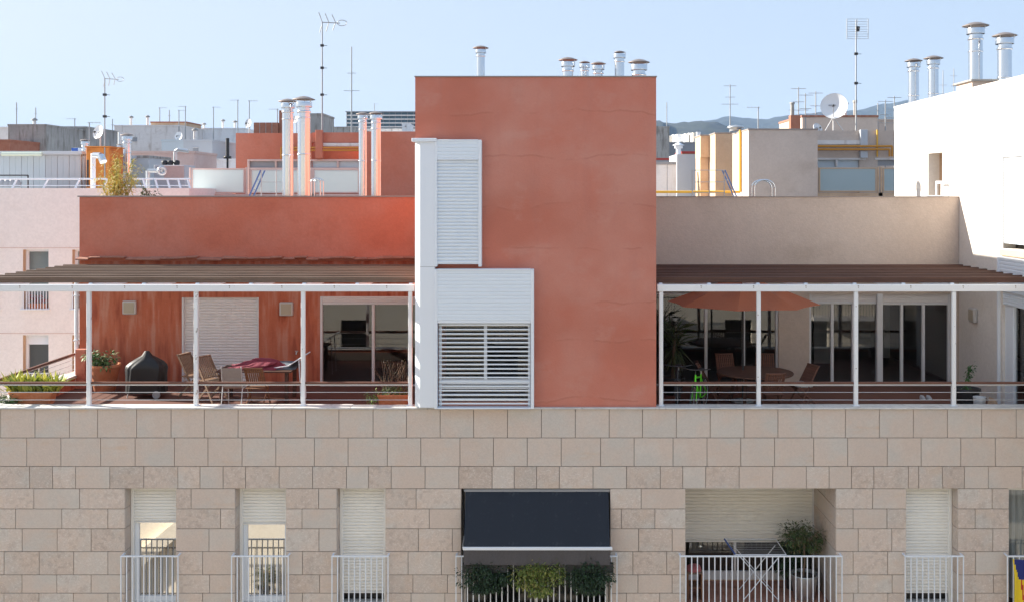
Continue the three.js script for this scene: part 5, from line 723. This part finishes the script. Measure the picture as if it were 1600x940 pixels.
{ // bamboo and small shrub on our roof, behind the left parapet
  const d = 29, z = wz(d), x = wx(181, d), b = thing('bamboo', 'yellow green bamboo clump rising behind the left roof parapet', 'plant', [x, YR, z]), r = rng(101), st_ = [], lf = []; pot(b, x, YR, z, 0.3, 0.4, 0.3, M.terracotta);
  for (let i = 0; i < 46; i++) { const a = r() * 6.283, s = r() * 0.6, h = 0.5 + 0.9 * r() * (1 - 0.5 * s), e = V(x + Math.cos(a) * s * 1.2, YR + 0.3 + h, z + Math.sin(a) * s * 0.8), s0 = V(x + Math.cos(a) * s * 0.4, YR + 0.25, z + Math.sin(a) * s * 0.3), m = s0.clone().lerp(e, 0.55); m.x -= Math.cos(a) * 0.05; st_.push(tube([s0.toArray(), m.toArray(), e.toArray()], [0.008, 0.006, 0.003], 4)); for (let k = 0; k < 26; k++) { const t = 0.15 + 0.85 * r(), p = s0.clone().lerp(e, t).add(V((r() - 0.5) * 0.16, (r() - 0.5) * 0.14, (r() - 0.5) * 0.16)), q = r(); lf.push({ p, d: V(r() - 0.5, r() * 0.9 - 0.4, r() - 0.5).normalize(), l: 0.12 + 0.08 * r(), w: 0.026 + 0.014 * r(), c: q < 0.55 ? [0.62, 0.50, 0.11] : q < 0.8 ? [0.42, 0.42, 0.08] : [0.7, 0.54, 0.18] }); } }
  part('cane', st_, std(0.35, 0.27, 0.09, 0.8), b); part('foliage', leafGeo(lf), M.leaf, b);
  const d2 = 28.5, x2 = wx(232, d2), s = thing('shrub', 'low reddish green shrub just showing over the left roof parapet', 'plant', [x2, YR, wz(d2)]); pot(s, x2, YR, wz(d2), 0.16, 0.2, 0.25, M.terracotta); part('foliage', cloud(170, 104, [x2, wy(302, d2), wz(d2)], [0.30, 0.20, 0.2], 0.09, [[0.1, 0.13, 0.04], [0.22, 0.12, 0.07], [0.14, 0.17, 0.06]]), M.leaf, s); part('stem', tube([[x2, YR + 0.2, wz(d2)], [x2, wy(302, d2), wz(d2)]], 0.012), M.bark, s);
}

// ---------------------------------------------------------------- rooftops behind, left
function block(name, label, p0, p1, pyTop, d, mat, o = {}) {   // a building seen over the roofs: walls to the ground, parapet, windows
  const x0 = wx(p0, d), x1 = wx(p1, d), y1 = wy(pyTop, d), z = wz(d), dp = o.depth ?? 8, b = thing(name, label, 'building', [(x0 + x1) / 2, 0, z - dp / 2], o.group);
  part('wall', B(x0, x1, o.y0 ?? 0, y1 - 0.12, z - dp, z), mat, b); part('coping', B(x0 - 0.04, x1 + 0.04, y1 - 0.118, y1, z - dp - 0.04, z + 0.04), o.cap ?? mat, b);
  for (const [a, c, t, u] of o.win ?? []) { const w = grp('window', b); part('frame', [B(wx(a, d), wx(c, d), wy(t + 0.8, d), wy(t, d), z + 0.002, z + 0.08), B(wx(a, d), wx(c, d), wy(u, d), wy(u - 0.8, d), z + 0.002, z + 0.08)], M.paleWall, w); part('pane', B(wx(a, d) + 0.02, wx(c, d) - 0.02, wy(u - 0.8, d), wy(t + 0.8, d), z + 0.002, z + 0.03), M.grey, w); }
  return b;
}
{
  const d = 46, z = wz(d), X = (p) => wx(p, d), Y = (p) => wy(p, d), b = thing('roof_plant_room', 'pale grey metal clad plant room with ribbed panels at the far left', 'building', [X(30), YR, z]);
  for (let k = 0; k < 20; k++) part('panel', CB(X(-60 + k * 9.3) + 0.003, X(-60 + (k + 1) * 9.3) - 0.003, 17.5, Y(243), z - 0.1, z + (k % 2) * 0.012, 0.01), k > 13 ? M.cladding2 : M.cladding, b);
  part('roof', [CB(X(-70), X(131), Y(241.5), Y(236.5), z - 6, z + 0.25), B(X(-60), X(126), Y(243), Y(241.5), z - 5, z + 0.05)], M.cladding2, b); part('side_wall', B(X(126), X(126) + 0.1, 17.5, Y(243), z - 5, z - 0.11), M.cladding2, b);
  part('tube_light', tube([[X(10), Y(241.5), z + 0.42], [X(72), Y(241.5), z + 0.42]], 0.09, 10), std(0.62, 0.68, 0.56, 0.4), b); part('bracket', [B(X(14), X(16), Y(241.5), Y(240), z + 0.2, z + 0.42), B(X(66), X(68), Y(241.5), Y(240), z + 0.2, z + 0.42)], M.grey, b);
  const sk = thing('skylight', 'small blue tinted skylight on the plant room roof', 'skylight', [X(97), Y(236.5), z - 1.5]); part('hood', rings([[X(97), Y(236.4), z - 1.5, 0.24, 0.3, 8], [X(97), Y(229), z - 1.5, 0.12, 0.2, 8]], 16), M.whiteMetal, sk); part('pane', new THREE.PlaneGeometry(0.3, 0.2).translate(X(97), Y(233), z - 1.2), std(0.05, 0.12, 0.4, 0.2), sk);
  const cl_ = thing('clothes_rack', 'dark metal rack of stored things on the far left roof', 'rack', [X(22), 19, z + 2]); const zz = z + 2; part('frame', [tube([[wx(-20, 44), wy(274, 44), zz], [wx(43, 44), wy(274, 44), zz], [wx(43, 44), wy(296, 44), zz]], 0.03)], M.dark, cl_); part('bundle', [0, 1, 2, 3, 4].map((k) => rings([[wx(-6 + k * 8, 44), wy(292, 44), zz, 0.13, 0.1, 2], [wx(-6 + k * 8, 44), wy(286, 44), zz, 0.17, 0.13, 2], [wx(-6 + k * 8, 44), wy(281, 44), zz, 0.08, 0.06, 2]], 12)), M.grey, cl_);
  // rusty boiler housing
  const rb = thing('boiler_housing', 'rust orange boiler housing beside the bamboo', 'housing', [wx(152, 45), YR, wz(45)]); part('case', CB(wx(134, 45), wx(170, 45), 17.5, wy(230.5, 45), wz(45) - 1.5, wz(45), 0.02), M.rust, rb); part('lid', CB(wx(132, 45), wx(172, 45), wy(230.4, 45), wy(228.5, 45), wz(45) - 1.55, wz(45) + 0.05, 0.01), M.rust, rb); part('slot', B(wx(135, 45), wx(138, 45), wy(292, 45), wy(250, 45), wz(45), wz(45) + 0.01), M.dark, rb);
}
flue('stubby steel flue beside the rusty boiler housing', 132.5, 217, 47, 10, 15, 20.9); flue('stubby wide steel flue right of the large left satellite dish', 198, 208, 48, 12.5, 20, 20.4); flue('thin short steel flue beside the wide stubby one', 186, 225, 48, 6, 9, 20.4);
block('concrete_block', 'weathered grey concrete lift tower at the far left', 12, 71, 194, 72, M.concrete, { depth: 9 });
block('concrete_block', 'stained grey concrete lift tower wing right of the first', 71, 134, 197.5, 78, M.concrete, { depth: 6 });
block('concrete_block', 'pale grey concrete wall at the very left edge', -80, 12, 198, 80, M.paleWall, { depth: 9 });
block('brick_shed', 'small brown brick shed at the very left edge', -30, 15, 218, 68, M.brick, { depth: 4 });
block('pink_house', 'pale pink stained roof house behind the satellite dish', 178, 282, 195.5, 92, M.paleWall, { depth: 10, win: [[206, 214, 214, 222]] });
block('roof_shack', 'brown roof shack on top of the pale pink house', 235, 291, 190, 93.5, M.tan, { depth: 4, cap: M.brick, y0: 24 });
block('white_house', 'whitewashed blue tinged house left of the red roof house', 280, 382, 200, 98, M.whiteWash, { depth: 10 });
block('grey_house', 'pale grey green house with one small dark window', 286, 331, 218, 70, M.cladding2, { depth: 6, win: [[301, 310, 230.5, 239]] });
block('pale_roof_room', 'pale blue white roof room left of the grey green house', 252, 286, 218, 71, M.cladding, { depth: 4 });
block('pink_roof_room', 'pink roof room behind the air handling unit', 178, 303, 236, 58, M.pinkDeep, { depth: 4 });
block('white_roof_room', 'long low whitewashed roof room with a red awning', 330, 384, 248, 66, M.whiteWash, { depth: 5 });
block('blue_grey_shed', 'blue grey roof shed behind the bamboo', 172, 232, 243, 52, M.cladding2, { depth: 3, cap: M.concrete });
{ const d = 50, z = wz(d), a = thing('air_unit', 'grey air handling unit with black fan domes and bent duct', 'air conditioner', [wx(260, d), YR, z]); part('case', CB(wx(240, d), wx(288, d), 18.5, wy(258, d), z - 1.5, z, 0.02), M.cladding2, a); part('side_panel', CB(wx(256, d), wx(287, d), wy(278, d), wy(259, d), z + 0.002, z + 0.03, 0.01), M.pinkDeep, a); for (const p of [252, 261, 271]) part('fan_dome', lathe([[0.12, 0], [0.15, 0.1], [0.13, 0.2], [0, 0.24]], wx(p, d), wy(257.5, d), z - 0.4, 16), M.dark, a); part('duct', tube([[wx(263, d), wy(257, d), z - 0.9], [wx(263, d), wy(236, d), z - 0.9], [wx(268, d), wy(232.5, d), z - 0.9], [wx(284, d), wy(235, d), z - 0.9]], 0.09, 12), M.steelDull, a); }
single('roof_duct', 'short grey upright duct before the pale pink house', 'duct', tube([[wx(220, 60), 20.5, wz(57)], [wx(220, 60), wy(211, 60), wz(57)]], 0.12, 12), M.steelDull);
single('black_flue', 'thick black upright flue left of the red roof house', 'flue', [tube([[wx(355, 60), wy(245, 60), wz(60)], [wx(355, 60), wy(216, 60), wz(60)]], 0.1, 12), lathe([[0, 0], [0.22, 0], [0.2, 0.14], [0.1, 0.16]], wx(355, 60), wy(248, 60), wz(60), 14), tube([[wx(355, 60), 18.95, wz(60)], [wx(355, 60), wy(246, 60), wz(60)]], 0.06, 8)], M.dark);
{ const d = 75; const g = thing('brick_chimney', 'brown brick chimney row with pale mortar strips above the red roof house', 'chimney', [wx(416, d), 20, wz(d)]); for (let k = 0; k < 4; k++) part('stack', B(wx(396 + k * 9.6, d), wx(404.5 + k * 9.6, d), 15, wy(191.5, d), wz(d) - 1, wz(d)), M.brick, g); part('strip', [0, 1, 2].map((k) => B(wx(404.5 + k * 9.6, d), wx(405.6 + k * 9.6, d), 15, wy(192, d), wz(d) - 0.9, wz(d) - 0.05)), M.paleWall, g); part('tall_stack', B(wx(434, d), wx(440, d), 15, wy(172, d), wz(d) - 1.3, wz(d) - 0.3), M.brick, g); }
block('concrete_block', 'grey block wall column right of the tallest flue pipe', 484, 504, 177, 74, M.concrete, { depth: 4 });
block('distant_house', 'cluttered pale roofs below the glass office block, left group', 505, 556, 198, 130, M.concrete, { depth: 12, win: [[512, 516, 200, 203]] });
block('distant_house', 'cluttered pale roofs below the glass office block, right group', 556, 660, 201, 150, M.paleWall, { depth: 12 });
block('distant_house', 'tiny white house in front of the glass office block', 628, 640, 193, 145, M.whiteWash, { depth: 4, win: [[632, 635, 196, 199]] });
{ const d = 300, z = wz(d), b = thing('office_block', 'distant dark glass office block left of the tower', 'building', [wx(594, d), 0, z]); part('core', B(wx(541, d), wx(700, d), 0, wy(175, d), z - 20, z - 0.4), M.office, b); for (let k = 0; k < 6; k++) part('floor_band', B(wx(540.5, d), wx(700, d), wy(181.2 + k * 6, d), wy(179.4 + k * 6, d), z - 0.4, z + 0.3), M.paleWall, b); for (let k = 0; k < 14; k++) part('mullion', B(wx(541 + k * 9.5, d), wx(541.7 + k * 9.5, d), wy(205, d), wy(175, d), z - 0.38, z - 0.1), M.grey, b); part('roof_edge', B(wx(540, d), wx(700, d), wy(175.5, d), wy(174, d), z - 20, z + 0.5), M.grey, b); }
// ---------------------------------------------------------------- rooftops behind, right
block('dark_house', 'shaded grey brick house beside the tower, right', 1000, 1046, 197.5, 95, M.concrete, { depth: 8 });
block('dark_house', 'dark slate coloured low house beside the chimney stacks', 1040, 1105, 222, 100, M.grey, { depth: 8 });
block('red_roof_shed', 'low shed with red roof edge right of the tower', 1000, 1062, 247, 62, M.grey, { depth: 3, cap: std(0.4, 0.06, 0.05, 0.8) });
block('red_roof_shed', 'low shed with red tiled edge beside the grey roof box', 1066, 1110, 236.5, 64, M.brick, { depth: 3, cap: std(0.4, 0.06, 0.05, 0.8) });
{ const r = rng(301); for (let k = 0; k < 8; k++) { const p = 1046 + k * 6.2; block('distant_house', `far white town house below the hills, number ${['one', 'two', 'three', 'four', 'five', 'six', 'seven', 'eight'][k]} counted from the tower`, p, p + 5.5, 213.5 - k * 1.0 - r() * 3, 420 + r() * 60, k % 3 ? M.whiteWash : M.cream, { depth: 12, group: 'far white town houses' }); } }
block('brown_house', 'brown rendered house with tiled edge behind the large satellite dish', 1254, 1372, 180, 62, M.greyBeige, { depth: 6, cap: M.tile });
{ const d = 60; const c = thing('brick_chimney', 'brick chimney with grey pot left of the large satellite dish', 'chimney', [wx(1244, d), 20, wz(d)]); part('stack', B(wx(1236, d), wx(1251, d), 17, wy(180, d), wz(d) - 0.5, wz(d)), M.brick, c); part('pot', lathe([[0.11, 0], [0.1, 0.65], [0.14, 0.65], [0.14, 0.75], [0, 0.75]], wx(1240, d), wy(180, d), wz(d) - 0.25, 14), M.concrete, c); const c2 = thing('chimney_pot', 'slender pale chimney pot on the brown house, right of the tall mast', 'chimney', [wx(1361, d), wy(181, d), wz(63)]); part('pot', lathe([[0.11, 0], [0.09, 1.0], [0.13, 1.0], [0.13, 1.15], [0, 1.15]], wx(1361, d), wy(181, d), wz(63), 14), M.concrete, c2); part('foot', B(wx(1355, d), wx(1368, d), wy(183, d), wy(179, d), wz(63.3), wz(62.7)), M.tile, c2); }
block('distant_house', 'pale house edge between the brown house and the white building', 1372, 1440, 186, 70, M.greyBeige, { depth: 5 });

// ---------------------------------------------------------------- antennas and dishes
function yagi(label, px, pyTop, d, o = {}) {
  const x = wx(px, d), z = wz(d), yt = wy(pyTop, d), yb = o.base ?? 18.9, t = thing('antenna', label, 'antenna', [x, yb, z], o.group ?? 'rooftop television antennas'), r = o.r ?? 0.022, k = o.k ?? 1, s = o.dir ?? 1, el = [];
  part('mast', tube([[x, yb, z], [x, yt, z]], [r * 1.3, r * 0.9], 8), M.mast, t);
  if (o.kind === 'rod') { if (o.arms) part('arm', o.arms.map(([dy, w]) => tube([[x - w, yt - dy, z], [x + w, yt - dy, z]], r * 0.45, 5)), M.mast, t); return; }
  if (o.kind === 'grid') { const w = 0.42 * k, h = 0.78 * k; for (let i = 0; i <= 8; i++) el.push(tube([[x - w, yt - h * i / 8, z + 0.1 + 0.12 * Math.abs(i - 4) / 4], [x + w, yt - h * i / 8, z + 0.1 + 0.12 * Math.abs(i - 4) / 4]], 0.008, 5)); for (const q of [-1, 0, 1]) el.push(tube([[x + q * w, yt, z + 0.2], [x + q * w, yt - h, z + 0.2]], q ? 0.016 : 0.01, 5)); part('reflector_grid', el, M.mast, t); part('dipole', [tube([[x, yt - h * 0.5, z], [x, yt - h * 0.5, z + 0.5]], 0.025, 6), B(x - 0.06, x + 0.06, yt - h * 0.62, yt - h * 0.38, z + 0.2, z + 0.3)], M.dark, t); }
  else if (o.kind === 'log') { const L = 0.62 * k; el.push(tube([[x, yt - 0.02, z], [x + s * L, yt - 0.06, z]], 0.014 * k + 0.004, 6)); for (const [q, h] of [[0.0, 0.34], [0.36, 0.30], [0.74, 0.26]]) for (const v of [-1, 1]) el.push(tube([[x + s * L * (q + 0.02), yt - 0.03, z], [x + s * L * (q - 0.16), yt - 0.03 + v * h * k, z + 0.1 * v]], [0.013 * k, 0.016 * k], 5)); part('aerial', el, M.mast, t); part('director_loop', [tube(Array.from({ length: 13 }, (_, i) => [x + s * (L * 1.12 + 0.17 * k * Math.cos(i / 12 * 6.283)), yt - 0.05 + 0.10 * k * Math.sin(i / 12 * 6.283), z]), 0.012 * k, 5)], M.mast, t); }
  else { const L = (o.len ?? 0.8) * k; el.push(tube([[x - s * 0.1, yt - 0.03, z], [x + s * L, yt - 0.03, z]], 0.012, 5)); const n = o.n ?? 6; for (let i = 0; i < n; i++) { const q = i / (n - 1); el.push(tube([[x + s * (L * q - 0.05), yt - 0.03, z - 0.22 * (1 - 0.3 * q) * k], [x + s * (L * q - 0.05), yt - 0.03, z + 0.22 * (1 - 0.3 * q) * k]], 0.008, 5)); el.push(tube([[x + s * (L * q - 0.05), yt - 0.03 - 0.1 * k, z], [x + s * (L * q - 0.05), yt - 0.03 + 0.1 * k, z]], 0.006, 4)); } part('aerial', el, M.mast, t); }
  for (const py of o.clamps ?? []) part('clamp', [B(x - 0.07, x + 0.07, wy(py, d) - 0.05, wy(py, d) + 0.05, z - 0.05, z + 0.05), tube([[x, wy(py, d), z], [x + s * 0.22, wy(py, d) - 0.01, z]], 0.012)], M.dark, t);
  if (o.stays) part('stay', [-1, 1].map((v) => tube([[x + v * 0.28, yb, z + 0.1], [x + v * 0.05, yb + o.stays, z]], 0.014, 5)), M.alu, t);
}
yagi('tall television antenna beside the large left satellite dish', 163, 122, 45, { kind: 'log', k: 0.95, clamps: [148, 182], r: 0.028 });
yagi('tallest television antenna behind the front flue pipes', 503, 34, 46, { kind: 'log', k: 1.25, clamps: [71, 106, 148], r: 0.03, stays: 1.5 });
yagi('tall grid antenna mast right of the large satellite dish', 1338, 31, 44, { kind: 'grid', k: 1.05, clamps: [84, 130], r: 0.03, stays: 2.2 });
yagi('thin far lattice mast right of the tallest antenna', 549, 73, 120, { kind: 'rod', r: 0.07, arms: [[3, 0.5], [5, 0.9]] });
[[25, 160, 80, 'rod'], [55, 168, 85, 'rod'], [116, 185, 80, 'y'], [139, 191, 60, 'y'], [175, 186, 90, 'rod'], [249, 168, 95, 'y'], [264, 172, 95, 'rod'], [279, 172, 92, 'y'], [289, 166, 92, 'y'], [333, 167, 95, 'y'], [371, 156, 90, 'y'], [389, 157, 80, 'y'], [433, 170, 78, 'y'], [585, 162, 160, 'y'], [1042, 160, 110, 'rod'], [1141, 132, 75, 'x'], [1185, 167, 60, 'y'], [1248, 136, 64, 'x'], [1259, 146, 62, 'x'], [1275, 143, 66, 'x'], [1384, 156, 64, 'x'], [1372, 161, 70, 'rod'], [1398, 150, 68, 'x']].forEach(([px, py, d, k], i) => yagi(`thin far antenna on the skyline, ${['1st', '2nd', '3rd'][i] ?? `${i + 1}th`} of the small ones from the left`, px, py, d, { kind: k === 'y' ? 'yagi' : 'rod', r: 0.022 + d / 4500, k: 0.8, n: 4, arms: k === 'x' ? [[0.1, 0.45], [0.9, 0.35], [1.4, 0.6]] : [[0.5, 0.12]], dir: i % 2 ? 1 : -1, group: 'small skyline antennas' }));
// small vents scattered over the left roofs
{ const r = rng(411); for (const [px, py, d, where] of [[196, 196, 93, 'left end of the pale pink roof house'], [222, 195.5, 93, 'pale pink roof house just left of the brown shack'], [312, 200, 99, 'whitewashed house, first of its three'], [342, 200, 99, 'whitewashed house, middle of its three'], [361, 200, 99, 'whitewashed house, nearest the red roof house'], [295, 218, 71, 'left end of the grey green house'], [40, 194, 73, 'weathered concrete lift tower at the far left'], [1330, 180, 63, 'brown house behind the tall grid antenna']]) { const x = wx(px, d), z = wz(d) - 1.2, y = wy(py, d) - 0.03, h = 0.35 + 0.5 * r(), v = thing('roof_vent', `small capped vent pipe on the ${where}`, 'vent', [x, y, z], 'small skyline roof vents'); part('pipe', lathe([[0.1, 0], [0.1, h]], x, y, z, 10), M.paleWall, v); part('cowl', lathe([[0.2, 0], [0.2, 0.1], [0, 0.2]], x, y + h, z, 10), M.concrete, v); } }
// antennas on the white building roof
yagi('thin antenna on the white building behind its second flue', 1474, 110, 36, { kind: 'rod', r: 0.014, base: 21.2, arms: [[0.5, 0.15], [0.8, 0.2]] }); yagi('thin antenna on the white building left of the square flue base', 1491, 107, 36, { kind: 'rod', r: 0.014, base: 21.2, arms: [[0.25, 0.12], [0.6, 0.1]] });
function dish(label, px, py, rp, d, yaw, pitch, base, ell = 1) {
  const x = wx(px, d), y = wy(py, d), z = wz(d), R = rp * d / F, t = thing('satellite_dish', label, 'satellite dish', [x, base, z], 'rooftop satellite dishes'), q = new THREE.Quaternion().setFromEuler(new THREE.Euler(-pitch, yaw, 0, 'YXZ'));
  const put = (g) => g.applyQuaternion(q).translate(x, y, z), prof = []; for (let i = 0; i <= 12; i++) { const k = i / 12; prof.push([R * k, 0.22 * R * k * k]); } prof.push([R * 1.02, 0.22 * R + 0.01], [R * 1.0, 0.22 * R - 0.02]);
  part('reflector', put(new THREE.LatheGeometry(prof.map(([a, b]) => new THREE.Vector2(Math.max(0.001, a), b)), 36).rotateX(Math.PI / 2)), M.dish, t);
  part('feed_arm', put(tube([[0, -R * 0.9, 0.2 * R], [0, -R * 0.25, R * 0.85]], 0.018, 6)), M.grey, t); part('feed_horn', put(merge([tube([[0, -R * 0.25, R * 0.85], [0, -R * 0.1, R * 0.68]], 0.045, 10)])), M.dark, t);
  part('logo_plate', put(B(-R * 0.42, R * 0.12, R * 0.06, R * 0.16, 0.03 * R + 0.012, 0.03 * R + 0.02)), M.grey, t);
  part('stand', [tube([[x, base, z - 0.12], [x, y - R * 0.1, z - 0.12]], 0.035, 8), tube([[x - R * 0.7, base, z], [x, base + (y - base) * 0.6, z - 0.12]], 0.025, 6), tube([[x + R * 0.7, base, z], [x, base + (y - base) * 0.6, z - 0.12]], 0.025, 6), tube([[x, y, z - 0.14], [x, y, z]], 0.06, 8)], M.alu, t);
}
dish('large white satellite dish on the beige roof house', 1304, 167, 20.5, 44.5, -0.35, 0.25, wy(205, 44.5)); dish('small white satellite dish beside the large one, low on the roof', 1277, 201, 8.5, 47, 0.5, 0.4, 18.95);
dish('white satellite dish left of the tall left antenna', 154.5, 207, 11, 45.5, -0.5, 0.25, 18.95); dish('round pale satellite dish on the pale pink house', 279, 213, 6.8, 72, -0.3, 0.2, 18.95); dish('small satellite dish above the corner of the red roof house', 388.5, 193, 7, 55, -0.6, 0.2, 18.95); dish('tiny satellite dish half hidden between the front flue pipes', 461.5, 187, 6, 60, -0.6, 0.2, 18.95);
// small things on the white wall roof edge
{ const d = XR * F / (1480 - VX) + 0.6, x = XR - 0.35, z = wz(27.2), c = thing('roof_chair', 'white plastic chair half hidden behind the right roof parapet', 'chair', [x, YR, z]); for (const a of [-0.2, 0.2]) for (const b of [-0.2, 0.2]) part('leg', bar([x + a, YR, z + b], [x + a * 0.9, YR + 0.42, z + b * 0.9], 0.03, 0.03), M.whiteMetal, c); part('seat', CB(x - 0.21, x + 0.21, YR + 0.42, YR + 0.45, z - 0.21, z + 0.21), M.whiteMetal, c); part('backrest', [CB(x + 0.17, x + 0.2, YR + 0.75, YR + 0.82, z - 0.2, z + 0.2), bar([x + 0.185, YR + 0.45, z - 0.18], [x + 0.185, YR + 0.76, z - 0.18], 0.03, 0.03), bar([x + 0.185, YR + 0.45, z + 0.18], [x + 0.185, YR + 0.76, z + 0.18], 0.03, 0.03)], M.whiteMetal, c); }
console.log('skyline');

// ---------------------------------------------------------------- building across the street (behind the camera), mirrored in the glazing and lighting the shaded facade
{
  const b = thing('opposite_building', 'sunlit cream apartment building across the street, mirrored in the windows', 'building', [0, 0, 26]), z = 24.2, holes = [];
  for (let f = 0; f < 6; f++) for (let k = -8; k < 8; k++) if (!(f < 3 && k > 0 && k < 6)) holes.push([k * 4 + 1, k * 4 + 2.4, f * 3.3 + 1.2, f * 3.3 + 3.2].map((v, i) => i < 2 ? v : v - 0.2));
  part('wall', holed(-34, 34, 0, 23.2, 0, 0.3, holes).rotateY(Math.PI).translate(0, 0, z), M.cream, b); part('body', [B(-34, 34, 0, 23, z + 1.5, z + 9)], M.room, b);
  part('balcony_slab', [0, 1, 2, 3, 4].flatMap((f) => [-31, -2, 14].map((x) => B(x, x + 9, f * 3.3 + 3.05, f * 3.3 + 3.25, z - 0.9, z - 0.002))), M.paleWall, b);
  part('balcony_rail', [0, 1, 2, 3, 4].flatMap((f) => [-31, -2, 14].flatMap((x) => [B(x, x + 9, f * 3.3 + 4.2, f * 3.3 + 4.25, z - 0.88, z - 0.83), ...Array.from({ length: 60 }, (_, k) => B(x + k * 0.15, x + k * 0.15 + 0.02, f * 3.3 + 3.26, f * 3.3 + 4.19, z - 0.87, z - 0.85))])), M.dark, b);
  part('outdoor_stair', [bar([-19.8, 1.6, z - 0.22], [-14.6, 5.9, z - 0.22], 0.42, 0.6)], M.cream, b);
  part('stair_rail', [B(-19, -10, 3.9, 3.95, z - 0.62, z - 0.58), B(-19, -10, 1.9, 1.94, z - 0.62, z - 0.58), ...Array.from({ length: 33 }, (_, k) => B(-19 + k * 0.28, -19 + k * 0.28 + 0.022, 1.94, 3.9, z - 0.61, z - 0.59))], M.dark, b);
  part('balcony_slab', B(-14, -9.5, 1.5, 1.7, z - 1.0, z - 0.002), M.paleWall, b);
  const pl = thing('palm', 'spiky palm on a balcony across the street, mirrored in the second window', 'plant', [-12.2, 1.7, z - 0.4]); pot(pl, -12.2, 1.7, z - 0.4, 0.2, 0.28, 0.4, M.dark); part('foliage', blades(150, 81, [-12.2, 2.5, z - 0.4], [0.2, 0.7, 0.2], 0.7, 0.05, OLIVE, 0.3), M.leaf, pl); part('trunk', tube([[-12.2, 2.05, z - 0.4], [-12.2, 2.8, z - 0.4]], 0.07, 8), M.bark, pl);
}
renderer.render(scene, camera);
